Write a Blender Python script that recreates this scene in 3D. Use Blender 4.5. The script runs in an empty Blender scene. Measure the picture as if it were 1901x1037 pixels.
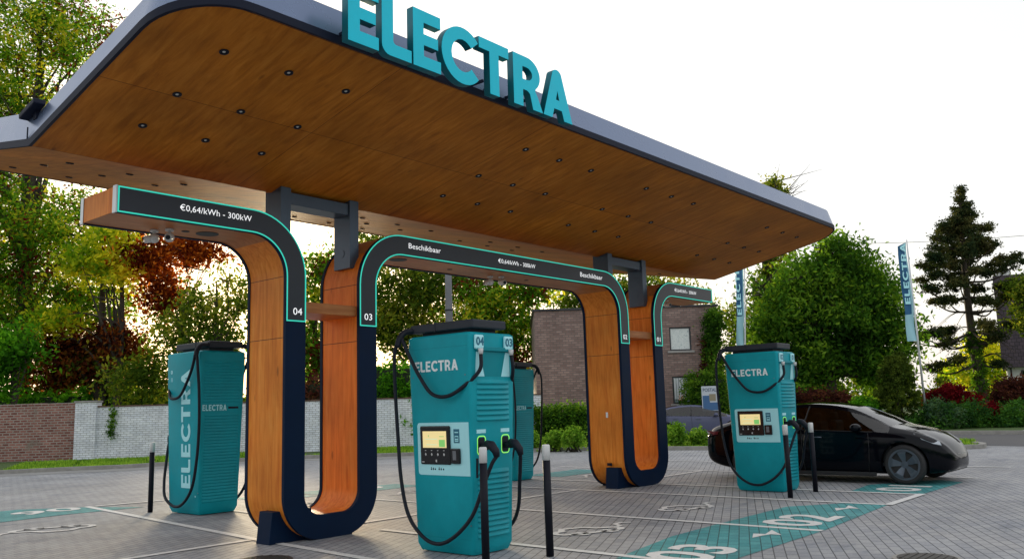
import bpy, bmesh, math, random
import numpy as np
from math import sin, cos, pi, radians, sqrt, atan2
from mathutils import Vector, Matrix

sc = bpy.context.scene
COL = sc.collection
# ---------------------------------------------------------------- camera
YAW, PITCH, ROLL, FPX, CAMZ = radians(49.4888), radians(8.5016), radians(-1.696), 1592.8, 1.5
fw = Vector((sin(YAW)*cos(PITCH), cos(YAW)*cos(PITCH), sin(PITCH)))
rt = fw.cross(Vector((0, 0, 1))).normalized(); up = rt.cross(fw)
c_, s_ = cos(ROLL), sin(ROLL)
R_, U_ = c_*rt+s_*up, -s_*rt+c_*up
cam_d = bpy.data.cameras.new('camera'); cam = bpy.data.objects.new('camera', cam_d); COL.objects.link(cam)
cam.matrix_world = Matrix(((R_.x, U_.x, -fw.x, 0), (R_.y, U_.y, -fw.y, 0), (R_.z, U_.z, -fw.z, CAMZ), (0, 0, 0, 1)))
cam_d.sensor_width = 36; cam_d.lens = 36*FPX/1901.0
cam_d.clip_start = .05; cam_d.clip_end = 3000
sc.camera = cam
# ---------------------------------------------------------------- sky
SUN_AZ, SUN_EL = radians(34), radians(9)          # azimuth from +Y towards +X
w = bpy.data.worlds.new('World'); sc.world = w; w.use_nodes = True
nt = w.node_tree; nt.nodes.clear()
sky = nt.nodes.new('ShaderNodeTexSky'); sky.sky_type = 'NISHITA'; sky.sun_disc = False
sky.sun_elevation = SUN_EL; sky.sun_rotation = SUN_AZ; sky.dust_density = 3.0; sky.air_density = 1.2; sky.ozone_density = 2.0
sm = nt.nodes.new('ShaderNodeVectorMath'); sm.operation = 'SCALE'; sm.inputs['Scale'].default_value = 0.9
mx = nt.nodes.new('ShaderNodeMix'); mx.data_type = 'RGBA'; mx.inputs[0].default_value = .62
mx.inputs[7].default_value = (7.4, 7.3, 7.3, 1)     # thin bright cloud veil
bg = nt.nodes.new('ShaderNodeBackground'); bg.inputs['Strength'].default_value = 0.12
out = nt.nodes.new('ShaderNodeOutputWorld')
nt.links.new(sky.outputs[0], sm.inputs[0]); nt.links.new(sm.outputs[0], mx.inputs[6])
nt.links.new(mx.outputs[2], bg.inputs[0]); nt.links.new(bg.outputs[0], out.inputs[0])
# ---------------------------------------------------------------- sun
sd = bpy.data.lights.new('sun', 'SUN'); sun = bpy.data.objects.new('sun', sd); COL.objects.link(sun)
sd.energy = 3.8; sd.angle = radians(12); sd.color = (1, .80, .52)
sdir = Vector((sin(SUN_AZ)*cos(SUN_EL), cos(SUN_AZ)*cos(SUN_EL), sin(SUN_EL)))
sun.rotation_euler = sdir.to_track_quat('Z', 'Y').to_euler()
sc.view_settings.view_transform = 'Standard'; sc.view_settings.look = 'None'
sc.view_settings.gamma = 1; sc.view_settings.exposure = 0.66; sc.view_settings.use_curve_mapping = False

# ================================================================ helpers
FH = Vector((sin(YAW), cos(YAW), 0)); RH = Vector((cos(YAW), -sin(YAW), 0))
def ray(px, py):
    d = R_*((px-950.5)/FPX) - U_*((py-518.5)/FPX) + fw
    return d
def at(px, D, z=0.0):
    """ground point at horizontal forward distance D whose base shows in column px"""
    py = 760.0
    for _ in range(4):
        d = ray(px, py); p = Vector((0, 0, CAMZ)) + d*(D/d.dot(FH))
        py += (p.z-z)*FPX/D
    return Vector((p.x, p.y, z))
def zat(px, py, D):
    d = ray(px, py); return CAMZ + d.z*(D/d.dot(FH))

def P3(px, py, D):
    d = ray(px, py); return Vector((0, 0, CAMZ)) + d*(D/d.dot(FH))
def tag(o, label=None, cat=None, group=None, kind=None):
    if label: o['label'] = label
    if cat: o['category'] = cat
    if group: o['group'] = group
    if kind: o['kind'] = kind
    return o
def empty(name, loc=(0, 0, 0), rz=0):
    o = bpy.data.objects.new(name, None); COL.objects.link(o); o.location = loc; o.rotation_euler = (0, 0, rz)
    o.empty_display_size = .2
    return o
def link(name, me, mats, parent=None, loc=None):
    o = bpy.data.objects.new(name, me); COL.objects.link(o)
    if not isinstance(mats, (list, tuple)): mats = [mats]
    for m in mats: me.materials.append(m)
    if parent: o.parent = parent
    if loc is not None: o.location = loc
    return o
def from_bm(name, bm, mats, parent=None, smooth=False, loc=None):
    me = bpy.data.meshes.new(name); bm.normal_update(); bm.to_mesh(me); bm.free()
    if smooth:
        for p in me.polygons: p.use_smooth = True
    return link(name, me, mats, parent, loc)
def smooth_angle(o, ang=35):
    me = o.data
    for p in me.polygons: p.use_smooth = True
    bm = bmesh.new(); bm.from_mesh(me)
    for e in bm.edges:
        if len(e.link_faces) == 2 and e.calc_face_angle(0) > radians(ang): e.smooth = False
    bm.to_mesh(me); bm.free()
    return o
def box(bm, x0, x1, y0, y1, z0, z1, mi=0, M=None, bev=0.0, seg=2):
    vs = [bm.verts.new((x, y, z)) for x in (x0, x1) for y in (y0, y1) for z in (z0, z1)]
    idx = [(0, 1, 3, 2), (4, 6, 7, 5), (0, 4, 5, 1), (2, 3, 7, 6), (0, 2, 6, 4), (1, 5, 7, 3)]
    fs = [bm.faces.new([vs[i] for i in f]) for f in idx]
    for f in fs: f.material_index = mi
    if M is not None:
        for v in vs: v.co = M @ v.co
    if bev > 0:
        es = list({e for f in fs for e in f.edges})
        r = bmesh.ops.bevel(bm, geom=es, offset=bev, segments=seg, affect='EDGES', profile=.5)
        for f in r['faces']: f.material_index = mi
    return vs
def tube(bm, pts, rad, n=8, cap=True, mi=0):
    pts = [Vector(p) for p in pts]; rings = []
    rads = rad if isinstance(rad, (list, tuple)) else [rad]*len(pts)
    ref = None
    for i, p in enumerate(pts):
        a = pts[max(i-1, 0)]; b = pts[min(i+1, len(pts)-1)]; t = (b-a).normalized()
        if ref is None:
            ref = t.orthogonal().normalized()
        ref = (ref - t*ref.dot(t)); ref = ref.normalized() if ref.length > 1e-6 else t.orthogonal().normalized()
        q = t.cross(ref)
        rings.append([bm.verts.new(p+(ref*cos(2*pi*k/n)+q*sin(2*pi*k/n))*rads[i]) for k in range(n)])
    for r0, r1 in zip(rings, rings[1:]):
        for k in range(n):
            f = bm.faces.new((r0[k], r0[(k+1) % n], r1[(k+1) % n], r1[k])); f.smooth = True; f.material_index = mi
    if cap:
        for r in (rings[0][::-1], rings[-1]):
            f = bm.faces.new(r); f.material_index = mi
def spline(pts, n=10):
    P = [Vector(p) for p in pts]; P = [P[0]*2-P[1]]+P+[P[-1]*2-P[-2]]; outp = []
    for i in range(1, len(P)-2):
        for k in range(n):
            t = k/n; a, b, c, d = P[i-1], P[i], P[i+1], P[i+2]
            outp.append(.5*((2*b)+(c-a)*t+(2*a-5*b+4*c-d)*t*t+(3*b-a-3*c+d)*t**3))
    outp.append(P[-2]); return outp
def cyl(bm, c, r, h, axis='Z', n=20, r2=None, mi=0):
    r2 = r if r2 is None else r2; c = Vector(c)
    ax = {'X': Vector((1, 0, 0)), 'Y': Vector((0, 1, 0)), 'Z': Vector((0, 0, 1))}[axis]
    u = ax.orthogonal().normalized(); v = ax.cross(u)
    a = [bm.verts.new(c+(u*cos(2*pi*k/n)+v*sin(2*pi*k/n))*r) for k in range(n)]
    b = [bm.verts.new(c+ax*h+(u*cos(2*pi*k/n)+v*sin(2*pi*k/n))*r2) for k in range(n)]
    for k in range(n):
        f = bm.faces.new((a[k], a[(k+1) % n], b[(k+1) % n], b[k])); f.material_index = mi; f.smooth = True
    f = bm.faces.new(a[::-1]); f.material_index = mi
    f = bm.faces.new(b); f.material_index = mi

# ---- materials
def mat(name, col, rough=.5, metal=0, spec=.5, coat=0, emis=None, estr=0, bump=None, var=None, tex=None):
    """bump=(scale,strength,distance) var=(scale,amount) subtle mottling"""
    m = bpy.data.materials.new(name); m.use_nodes = True; t = m.node_tree; b = t.nodes['Principled BSDF']
    b.inputs['Base Color'].default_value = (*col, 1); b.inputs['Roughness'].default_value = rough
    b.inputs['Metallic'].default_value = metal; b.inputs['Specular IOR Level'].default_value = spec
    b.inputs['Coat Weight'].default_value = coat; b.inputs['Coat Roughness'].default_value = .08
    if emis: b.inputs['Emission Color'].default_value = (*emis, 1); b.inputs['Emission Strength'].default_value = estr
    tc = None
    if bump or var:
        tc = t.nodes.new('ShaderNodeTexCoord')
    if var:
        n = t.nodes.new('ShaderNodeTexNoise'); n.inputs['Scale'].default_value = var[0]; n.inputs['Detail'].default_value = 6
        n.inputs['Roughness'].default_value = .65
        t.links.new(tc.outputs['Object'], n.inputs['Vector'])
        mr = t.nodes.new('ShaderNodeMapRange'); mr.inputs[1].default_value = .3; mr.inputs[2].default_value = .7
        mr.inputs[3].default_value = 1-var[1]; mr.inputs[4].default_value = 1+var[1]
        t.links.new(n.outputs[0], mr.inputs[0])
        s = t.nodes.new('ShaderNodeVectorMath'); s.operation = 'SCALE'; s.inputs[0].default_value = col
        t.links.new(mr.outputs[0], s.inputs['Scale']); t.links.new(s.outputs[0], b.inputs['Base Color'])
        r2 = t.nodes.new('ShaderNodeMapRange'); r2.inputs[3].default_value = max(rough-.1, 0.03); r2.inputs[4].default_value = min(rough+.12, 1)
        t.links.new(n.outputs[0], r2.inputs[0]); t.links.new(r2.outputs[0], b.inputs['Roughness'])
    if bump:
        n = t.nodes.new('ShaderNodeTexNoise'); n.inputs['Scale'].default_value = bump[0]; n.inputs['Detail'].default_value = 4
        t.links.new(tc.outputs['Object'], n.inputs['Vector'])
        bp = t.nodes.new('ShaderNodeBump'); bp.inputs['Strength'].default_value = bump[1]; bp.inputs['Distance'].default_value = bump[2]
        t.links.new(n.outputs[0], bp.inputs['Height']); t.links.new(bp.outputs[0], b.inputs['Normal'])
    return m
def ramp(t, stops):
    r = t.nodes.new('ShaderNodeValToRGB'); e = r.color_ramp.elements
    while len(e) < len(stops): e.new(.5)
    for k, (p, c) in enumerate(stops): e[k].position = p; e[k].color = (*c, 1)
    return r
def wood_mat(name, stretch, c0, c1, c2, rough=.42, panel=None):
    m = bpy.data.materials.new(name); m.use_nodes = True; t = m.node_tree; b = t.nodes['Principled BSDF']
    tc = t.nodes.new('ShaderNodeTexCoord'); mp = t.nodes.new('ShaderNodeMapping'); mp.inputs['Scale'].default_value = stretch
    t.links.new(tc.outputs['Object'], mp.inputs[0])
    n = t.nodes.new('ShaderNodeTexNoise'); n.inputs['Scale'].default_value = 5; n.inputs['Detail'].default_value = 9; n.inputs['Roughness'].default_value = .62
    n.inputs['Distortion'].default_value = .6
    t.links.new(mp.outputs[0], n.inputs['Vector'])
    r = ramp(t, [(.28, c0), (.5, c1), (.74, c2)]); t.links.new(n.outputs[0], r.inputs[0])
    n2 = t.nodes.new('ShaderNodeTexNoise'); n2.inputs['Scale'].default_value = 1.1; n2.inputs['Detail'].default_value = 5
    t.links.new(tc.outputs['Object'], n2.inputs['Vector'])
    mr = t.nodes.new('ShaderNodeMapRange'); mr.inputs[1].default_value = .3; mr.inputs[2].default_value = .7; mr.inputs[3].default_value = .8; mr.inputs[4].default_value = 1.18
    t.links.new(n2.outputs[0], mr.inputs[0])
    s = t.nodes.new('ShaderNodeVectorMath'); s.operation = 'SCALE'; t.links.new(r.outputs[0], s.inputs[0]); t.links.new(mr.outputs[0], s.inputs['Scale'])
    # knots
    vo = t.nodes.new('ShaderNodeTexVoronoi'); vo.inputs['Scale'].default_value = 3.2
    mp2 = t.nodes.new('ShaderNodeMapping'); mp2.inputs['Scale'].default_value = [1+0.0*k for k in stretch]
    mp2.inputs['Scale'].default_value = [max(.35, min(1, k)) for k in stretch]
    t.links.new(tc.outputs['Object'], mp2.inputs[0]); t.links.new(mp2.outputs[0], vo.inputs['Vector'])
    kr = ramp(t, [(.0, (.35, .3, .28)), (.05, (.62, .58, .55)), (.085, (1, 1, 1))]); t.links.new(vo.outputs['Distance'], kr.inputs[0])
    mu = t.nodes.new('ShaderNodeMix'); mu.data_type = 'RGBA'; mu.blend_type = 'MULTIPLY'; mu.inputs[0].default_value = .8
    t.links.new(s.outputs[0], mu.inputs[6]); t.links.new(kr.outputs[0], mu.inputs[7]); last = mu.outputs[2]
    if panel:
        br = t.nodes.new('ShaderNodeTexBrick'); br.offset = 0; br.inputs['Scale'].default_value = 1
        br.inputs['Brick Width'].default_value = panel[0]; br.inputs['Row Height'].default_value = panel[1]; br.inputs['Mortar Size'].default_value = .004
        br.inputs['Mortar Smooth'].default_value = 0
        br.inputs['Color1'].default_value = (1, 1, 1, 1); br.inputs['Color2'].default_value = (.88, .86, .84, 1); br.inputs['Mortar'].default_value = (.25, .2, .18, 1)
        cx = t.nodes.new('ShaderNodeSeparateXYZ'); cc = t.nodes.new('ShaderNodeCombineXYZ'); t.links.new(tc.outputs['Object'], cx.inputs[0])
        a, bb = panel[2]
        t.links.new(cx.outputs[a], cc.inputs[0]); t.links.new(cx.outputs[bb], cc.inputs[1]); t.links.new(cc.outputs[0], br.inputs['Vector'])
        m2 = t.nodes.new('ShaderNodeMix'); m2.data_type = 'RGBA'; m2.blend_type = 'MULTIPLY'; m2.inputs[0].default_value = 1
        t.links.new(last, m2.inputs[6]); t.links.new(br.outputs[0], m2.inputs[7]); last = m2.outputs[2]
    t.links.new(last, b.inputs['Base Color'])
    b.inputs['Roughness'].default_value = rough; b.inputs['Specular IOR Level'].default_value = .22
    bp = t.nodes.new('ShaderNodeBump'); bp.inputs['Strength'].default_value = .15; bp.inputs['Distance'].default_value = .004
    t.links.new(n.outputs[0], bp.inputs['Height']); t.links.new(bp.outputs[0], b.inputs['Normal'])
    return m
def brick_mat(name, c1, c2, mort, bw=.22, rh=.075, ms=.012, axes=(0, 2), rough=.85, patch=None, rot=0, loc=(0, 0, 0), bump=.5, bias=0, scale_noise=1.5):
    m = bpy.data.materials.new(name); m.use_nodes = True; t = m.node_tree; b = t.nodes['Principled BSDF']
    tc = t.nodes.new('ShaderNodeTexCoord'); cx = t.nodes.new('ShaderNodeSeparateXYZ'); cc = t.nodes.new('ShaderNodeCombineXYZ')
    t.links.new(tc.outputs['Object'], cx.inputs[0]); t.links.new(cx.outputs[axes[0]], cc.inputs[0]); t.links.new(cx.outputs[axes[1]], cc.inputs[1])
    mp = t.nodes.new('ShaderNodeMapping'); mp.inputs['Rotation'].default_value = (0, 0, rot); mp.inputs['Location'].default_value = loc
    t.links.new(cc.outputs[0], mp.inputs[0])
    br = t.nodes.new('ShaderNodeTexBrick'); br.inputs['Scale'].default_value = 1; br.inputs['Brick Width'].default_value = bw
    br.inputs['Row Height'].default_value = rh; br.inputs['Mortar Size'].default_value = ms; br.inputs['Mortar Smooth'].default_value = .2; br.inputs['Bias'].default_value = bias
    br.inputs['Color1'].default_value = (*c1, 1); br.inputs['Color2'].default_value = (*c2, 1); br.inputs['Mortar'].default_value = (*mort, 1)
    t.links.new(mp.outputs[0], br.inputs['Vector'])
    n = t.nodes.new('ShaderNodeTexNoise'); n.inputs['Scale'].default_value = scale_noise; n.inputs['Detail'].default_value = 8; n.inputs['Roughness'].default_value = .7
    t.links.new(tc.outputs['Object'], n.inputs['Vector'])
    mr = t.nodes.new('ShaderNodeMapRange'); mr.inputs[1].default_value = .3; mr.inputs[2].default_value = .72; mr.inputs[3].default_value = .72; mr.inputs[4].default_value = 1.22
    t.links.new(n.outputs[0], mr.inputs[0])
    s = t.nodes.new('ShaderNodeVectorMath'); s.operation = 'SCALE'; t.links.new(br.outputs[0], s.inputs[0]); t.links.new(mr.outputs[0], s.inputs['Scale'])
    last = s.outputs[0]
    if patch:   # (colour, noise scale, lo, hi): patches where paint has worn off
        n3 = t.nodes.new('ShaderNodeTexNoise'); n3.inputs['Scale'].default_value = patch[1]; n3.inputs['Detail'].default_value = 8; n3.inputs['Roughness'].default_value = .75
        t.links.new(tc.outputs['Object'], n3.inputs['Vector'])
        r = ramp(t, [(patch[2], (0, 0, 0)), (patch[3], (1, 1, 1))]); t.links.new(n3.outputs[0], r.inputs[0])
        m2 = t.nodes.new('ShaderNodeMix'); m2.data_type = 'RGBA'; t.links.new(r.outputs[0], m2.inputs[0]); t.links.new(last, m2.inputs[6]); m2.inputs[7].default_value = (*patch[0], 1); last = m2.outputs[2]
    t.links.new(last, b.inputs['Base Color']); b.inputs['Roughness'].default_value = rough
    bp = t.nodes.new('ShaderNodeBump'); bp.invert = True; bp.inputs['Strength'].default_value = bump; bp.inputs['Distance'].default_value = .006
    t.links.new(br.outputs['Fac'], bp.inputs['Height']); t.links.new(bp.outputs[0], b.inputs['Normal'])
    return m

TEAL = (.0, .33, .40)
M_teal = mat('teal_paint', TEAL, .48, spec=.28, var=(2.2, .11))
M_teal_dk = mat('teal_louvre', (.0, .25, .30), .5, spec=.25, var=(5, .06))
M_sign = mat('sign_teal', (.0, .60, .78), .45, spec=.3, var=(3, .04))
M_pale = mat('pale_aqua', (.45, .88, .95), .5)
M_white = mat('white_lettering', (.86, .95, .97), .5)
M_black = mat('black_rubber', (.006, .009, .018), .55, spec=.3, var=(20, .15))
M_dark = mat('navy_steel', (.001, .012, .042), .55, spec=.15, var=(3, .12), bump=(60, .05, .002))
M_slab = mat('anthracite_steel', (.028, .033, .045), .5, spec=.3, var=(4, .12))
M_fascia = mat('blue_grey_cladding', (.145, .195, .31), .27, metal=.55, var=(1.3, .05))
M_lip = mat('dark_lip', (.006, .010, .026), .6, spec=.2)
M_post = mat('post_steel', (.07, .10, .145), .35, metal=.4, var=(3, .1))
M_strip = mat('display_strip', (.024, .03, .044), .35, spec=.35)
M_glow = mat('aqua_line', (.02, .4, .33), .4, emis=(.03, .62, .47), estr=.5)
M_text = mat('lit_text', (.8, .8, .8), .5, emis=(.8, .82, .85), estr=.55)
M_alu = mat('aluminium_edge', (.45, .48, .5), .3, metal=.8)
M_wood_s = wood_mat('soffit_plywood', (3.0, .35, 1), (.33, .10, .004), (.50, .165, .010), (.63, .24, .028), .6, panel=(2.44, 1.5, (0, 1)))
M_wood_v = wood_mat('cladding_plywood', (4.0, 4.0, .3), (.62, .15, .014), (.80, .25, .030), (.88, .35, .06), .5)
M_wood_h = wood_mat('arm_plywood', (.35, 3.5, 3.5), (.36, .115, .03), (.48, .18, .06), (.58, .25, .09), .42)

# ---- text and glyphs
def curve_mesh(name, splines, depth, bevel=0):
    cu = bpy.data.curves.new(name, 'CURVE'); cu.dimensions = '2D'; cu.fill_mode = 'BOTH'; cu.extrude = depth/2; cu.bevel_depth = bevel
    for pts in splines:
        sp = cu.splines.new('POLY'); sp.points.add(len(pts)-1); sp.use_cyclic_u = True
        for p, q in zip(sp.points, pts): p.co = (q[0], q[1], 0, 1)
    o = bpy.data.objects.new(name, cu); COL.objects.link(o)
    dg = bpy.context.evaluated_depsgraph_get(); me = bpy.data.meshes.new_from_object(o.evaluated_get(dg))
    bpy.data.objects.remove(o); bpy.data.curves.remove(cu)
    me.name = name
    return me
def arc(cx, cy, r, a0, a1, n=12, ry=None):
    ry = r if ry is None else ry
    return [(cx+r*cos(radians(a0+(a1-a0)*k/n)), cy+ry*sin(radians(a0+(a1-a0)*k/n))) for k in range(n+1)]
S = .20
GLYPH = {
 'E': (.60, [[(0, 0), (.60, 0), (.60, S), (.22, S), (.22, .405), (.54, .405), (.54, .59), (.22, .59), (.22, 1-S), (.60, 1-S), (.60, 1), (0, 1)]]),
 'L': (.60, [arc(.16, .16, .16, 180, 270, 5)+[(.60, 0), (.60, S), (.29, S)]+arc(.29, .27, .07, 270, 180, 4)+[(.22, 1), (0, 1)]]),
 'C': (.80, [arc(.48, .5, .48, 42, 318, 26, .515)+arc(.48, .5, .265, 318, 42, 22, .30)]),
 'T': (.72, [[(.25, 0), (.47, 0), (.47, 1-S), (.72, 1-S), (.72, 1), (0, 1), (0, 1-S), (.25, 1-S)]]),
 'R': (.70, [[(0, 0), (.22, 0), (.22, .34), (.30, .34)]+arc(.30, .22, .12, 90, 30, 4)+[(.47, 0), (.71, 0), (.60, .26), (.53, .38)]+arc(.34, .68, .32, -50, 90, 14)+[(0, 1)],
             [(.22, .54), (.22, .80)]+[(.34, .80)]+arc(.34, .67, .13, 90, -90, 10)]),
 'A': (.80, [[(0, 0), (.23, 0), (.29, .20), (.51, .20), (.57, 0), (.80, 0), (.53, .90)]+arc(.40, .89, .13, 15, 165, 8)+[(.27, .90)],
             [(.345, .385), (.40, .60), (.455, .385)]]),
}
def glyph(ch, h, depth, sx=1.0, bevel=0):
    wd, spl = GLYPH[ch]
    return curve_mesh('letter_'+ch.lower(), [[(x*h*sx, y*h) for x, y in s] for s in spl], depth, bevel), wd*h*sx
def word_mesh(word, h, width, depth=.003, gap=.12, vert=False):
    tot = sum(GLYPH[c][0] for c in word)+gap*(len(word)-1); sx = width/(tot*h)
    spl = []; x = 0
    for c in word:
        for s in GLYPH[c][1]: spl.append([((x+px)*h*sx, py*h) for px, py in s])
        x += GLYPH[c][0]+gap
    return curve_mesh('word', spl, depth)
def text_mesh(txt, size, depth=.002, bold=0.0, width=None):
    cu = bpy.data.curves.new('txt', 'FONT'); cu.body = txt; cu.size = size; cu.extrude = depth/2; cu.offset = bold; cu.resolution_u = 3
    cu.align_x = 'CENTER'; cu.align_y = 'CENTER'
    o = bpy.data.objects.new('txt', cu); COL.objects.link(o)
    dg = bpy.context.evaluated_depsgraph_get(); me = bpy.data.meshes.new_from_object(o.evaluated_get(dg))
    bpy.data.objects.remove(o); bpy.data.curves.remove(cu)
    if width:
        xs = [v.co.x for v in me.vertices]; k = width/(max(xs)-min(xs))
        for v in me.vertices: v.co.x *= k
    return me
RF = Matrix.Rotation(pi/2, 4, 'X')                                  # reads from -Y
RL = Matrix.Rotation(-pi/2, 4, 'Z') @ RF                            # reads from -X
RR = Matrix.Rotation(pi/2, 4, 'Z') @ RF                             # reads from +X
RB = Matrix.Rotation(pi, 4, 'Z') @ RF                               # reads from +Y
def put(name, me, m, parent, M):
    me.transform(M); me.name = name
    return link(name, me, m, parent)
T = Matrix.Translation

# ================================================================ GROUND
PAV_ROT = radians(-26)
def paver_mat(name, c1, c2, mort, paint=None):
    m = brick_mat(name, c1, c2, mort, .225, .1125, .006, (0, 1), .7, rot=PAV_ROT, bump=.6, scale_noise=.55)
    t = m.node_tree; b = t.nodes['Principled BSDF']; src = b.inputs['Base Color'].links[0].from_socket
    tc = t.nodes.new('ShaderNodeTexCoord')
    # fine speckle
    n = t.nodes.new('ShaderNodeTexNoise'); n.inputs['Scale'].default_value = 38; n.inputs['Detail'].default_value = 5; n.inputs['Roughness'].default_value = .8
    t.links.new(tc.outputs['Object'], n.inputs['Vector'])
    r = ramp(t, [(.3, (.74, .74, .74)), (.7, (1.18, 1.18, 1.18))]); t.links.new(n.outputs[0], r.inputs[0])
    mu = t.nodes.new('ShaderNodeMix'); mu.data_type = 'RGBA'; mu.blend_type = 'MULTIPLY'; mu.inputs[0].default_value = 1
    t.links.new(src, mu.inputs[6]); t.links.new(r.outputs[0], mu.inputs[7])
    # dark oily stains with edges of their own
    n2 = t.nodes.new('ShaderNodeTexNoise'); n2.inputs['Scale'].default_value = .8; n2.inputs['Detail'].default_value = 7; n2.inputs['Roughness'].default_value = .72
    mp = t.nodes.new('ShaderNodeMapping'); mp.inputs['Scale'].default_value = (1, 2.2, 1); mp.inputs['Location'].default_value = (3.1, 7.7, 0)
    t.links.new(tc.outputs['Object'], mp.inputs[0]); t.links.new(mp.outputs[0], n2.inputs['Vector'])
    r2 = ramp(t, [(.53, (1, 1, 1)), (.60, (.86, .88, .91)), (.70, (.58, .62, .69))]); t.links.new(n2.outputs[0], r2.inputs[0])
    m3 = t.nodes.new('ShaderNodeMix'); m3.data_type = 'RGBA'; m3.blend_type = 'MULTIPLY'; m3.inputs[0].default_value = 1
    t.links.new(mu.outputs[2], m3.inputs[6]); t.links.new(r2.outputs[0], m3.inputs[7])
    t.links.new(m3.outputs[2], b.inputs['Base Color'])
    return m
M_pav = paver_mat('grey_pavers', (.30, .31, .335), (.38, .385, .395), (.085, .088, .10))
M_ptq = paver_mat('teal_painted_pavers', (.035, .27, .285), (.08, .35, .36), (.012, .09, .10))
def paint_mat():
    m = mat('white_road_paint', (.62, .62, .61), .7); t = m.node_tree; b = t.nodes['Principled BSDF']
    tc = t.nodes.new('ShaderNodeTexCoord'); n = t.nodes.new('ShaderNodeTexNoise'); n.inputs['Scale'].default_value = 14; n.inputs['Detail'].default_value = 8; n.inputs['Roughness'].default_value = .8
    t.links.new(tc.outputs['Object'], n.inputs['Vector'])
    r = ramp(t, [(.33, (.34, .34, .34)), (.42, (.66, .66, .65)), (.7, (.80, .80, .78))]); t.links.new(n.outputs[0], r.inputs[0]); t.links.new(r.outputs[0], b.inputs['Base Color'])
    return m
M_paint = paint_mat()
def ground_mat():
    m = bpy.data.materials.new('rough_grass_ground'); m.use_nodes = True; t = m.node_tree; b = t.nodes['Principled BSDF']
    tc = t.nodes.new('ShaderNodeTexCoord'); n = t.nodes.new('ShaderNodeTexNoise'); n.inputs['Scale'].default_value = 3; n.inputs['Detail'].default_value = 10; n.inputs['Roughness'].default_value = .75
    t.links.new(tc.outputs['Object'], n.inputs['Vector'])
    r = ramp(t, [(.3, (.03, .05, .012)), (.55, (.06, .11, .02)), (.75, (.11, .17, .035))]); t.links.new(n.outputs[0], r.inputs[0]); t.links.new(r.outputs[0], b.inputs['Base Color'])
    b.inputs['Roughness'].default_value = .95
    bp = t.nodes.new('ShaderNodeBump'); bp.inputs['Distance'].default_value = .05; t.links.new(n.outputs[0], bp.inputs['Height']); t.links.new(bp.outputs[0], b.inputs['Normal'])
    return m
M_grass = ground_mat()
def poly(name, pts, z, m, kind='structure'):
    bm = bmesh.new(); bm.faces.new([bm.verts.new((p[0], p[1], z)) for p in pts])
    bmesh.ops.recalc_face_normals(bm, faces=bm.faces)
    if list(bm.faces)[0].normal.z < 0: bmesh.ops.reverse_faces(bm, faces=list(bm.faces))
    o = from_bm(name, bm, m); 
    if kind: o['kind'] = kind
    return o
poly('ground', [(-400, -400), (900, -400), (900, 900), (-400, 900)], -.012, M_grass)
def gp(px, py, z=0):
    d = ray(px, py); return Vector((0, 0, CAMZ))+d*((z-CAMZ)/d.z)
# edge of the paving seen from left to right
KE = [(-60, 884), (0, 880), (120, 874), (235, 869), (310, 864), (440, 857), (570, 851), (700, 848), (850, 843), (960, 839), (1085, 836), (1200, 835), (1300, 835), (1420, 834), (1560, 833), (1700, 833.5), (1790, 833.5), (1828, 832), (1832, 829), (1815, 826.5)]
kerb = [gp(*p) for p in KE]
pave = [(-60, -40), (-60, 40)] + [(-20, 60)] + [(k.x, k.y) for k in kerb] + [(60, 9), (60, -40)]
poly('pavement', pave, 0.0, M_pav)
M_asph = mat('asphalt', (.085, .085, .09), .85, var=(2, .12), bump=(80, .4, .004))
rA, rB = gp(1500, 806), gp(1901, 806)
dr = (rB-rA).normalized()
road = [gp(1760, 826), gp(2000, 829), gp(2000, 829)+dr*60, rA+dr*120, rA-dr*14, gp(1560, 823)]
poly('road', [(p.x, p.y) for p in road], .004, M_asph)
# kerb stones
M_kerb = mat('concrete_kerb', (.30, .29, .27), .85, var=(5, .2), bump=(40, .3, .004))
bm = bmesh.new()
def strip(bm, pts, wdt, z0, z1, side=1):
    n = len(pts); L = []
    for i, p in enumerate(pts):
        t = (pts[min(i+1, n-1)]-pts[max(i-1, 0)]); t.z = 0; t.normalize(); q = Vector((-t.y, t.x, 0))*side
        L.append((p, p+q*wdt))
    V = [[bm.verts.new((a.x, a.y, z0)), bm.verts.new((a.x, a.y, z1)), bm.verts.new((b.x, b.y, z1)), bm.verts.new((b.x, b.y, z0))] for a, b in L]
    for a, b in zip(V, V[1:]):
        for k in range(4): bm.faces.new((a[k], b[k], b[(k+1) % 4], a[(k+1) % 4]))
    bm.faces.new(V[0][::-1]); bm.faces.new(V[-1])
strip(bm, kerb, .16, -.01, .12)
bmesh.ops.recalc_face_normals(bm, faces=bm.faces)
tag(from_bm('kerb', bm, M_kerb), kind='structure')
bm = bmesh.new(); fk = [rA-dr*14, rA+dr*120]; strip(bm, fk, .25, -.01, .14)
bmesh.ops.recalc_face_normals(bm, faces=bm.faces)
tag(from_bm('kerb', bm, M_kerb), kind='structure')
# light concrete gutter along the left kerb
bm = bmesh.new()
gut = kerb[:9]; vs = []
for i, p in enumerate(gut):
    t = (gut[min(i+1, 8)]-gut[max(i-1, 0)]); t.z = 0; t.normalize(); q = Vector((-t.y, t.x, 0))
    vs.append((bm.verts.new((p.x, p.y, .006)), bm.verts.new((p.x-q.x*1.3, p.y-q.y*1.3, .006))))
for a, b in zip(vs, vs[1:]): bm.faces.new((a[0], a[1], b[1], b[0]))
bmesh.ops.recalc_face_normals(bm, faces=bm.faces)
M_gut = mat('concrete_gutter', (.25, .25, .245), .85, var=(.8, .12), bump=(60, .2, .003))
tag(from_bm('gutter', bm, M_gut), kind='structure')

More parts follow.
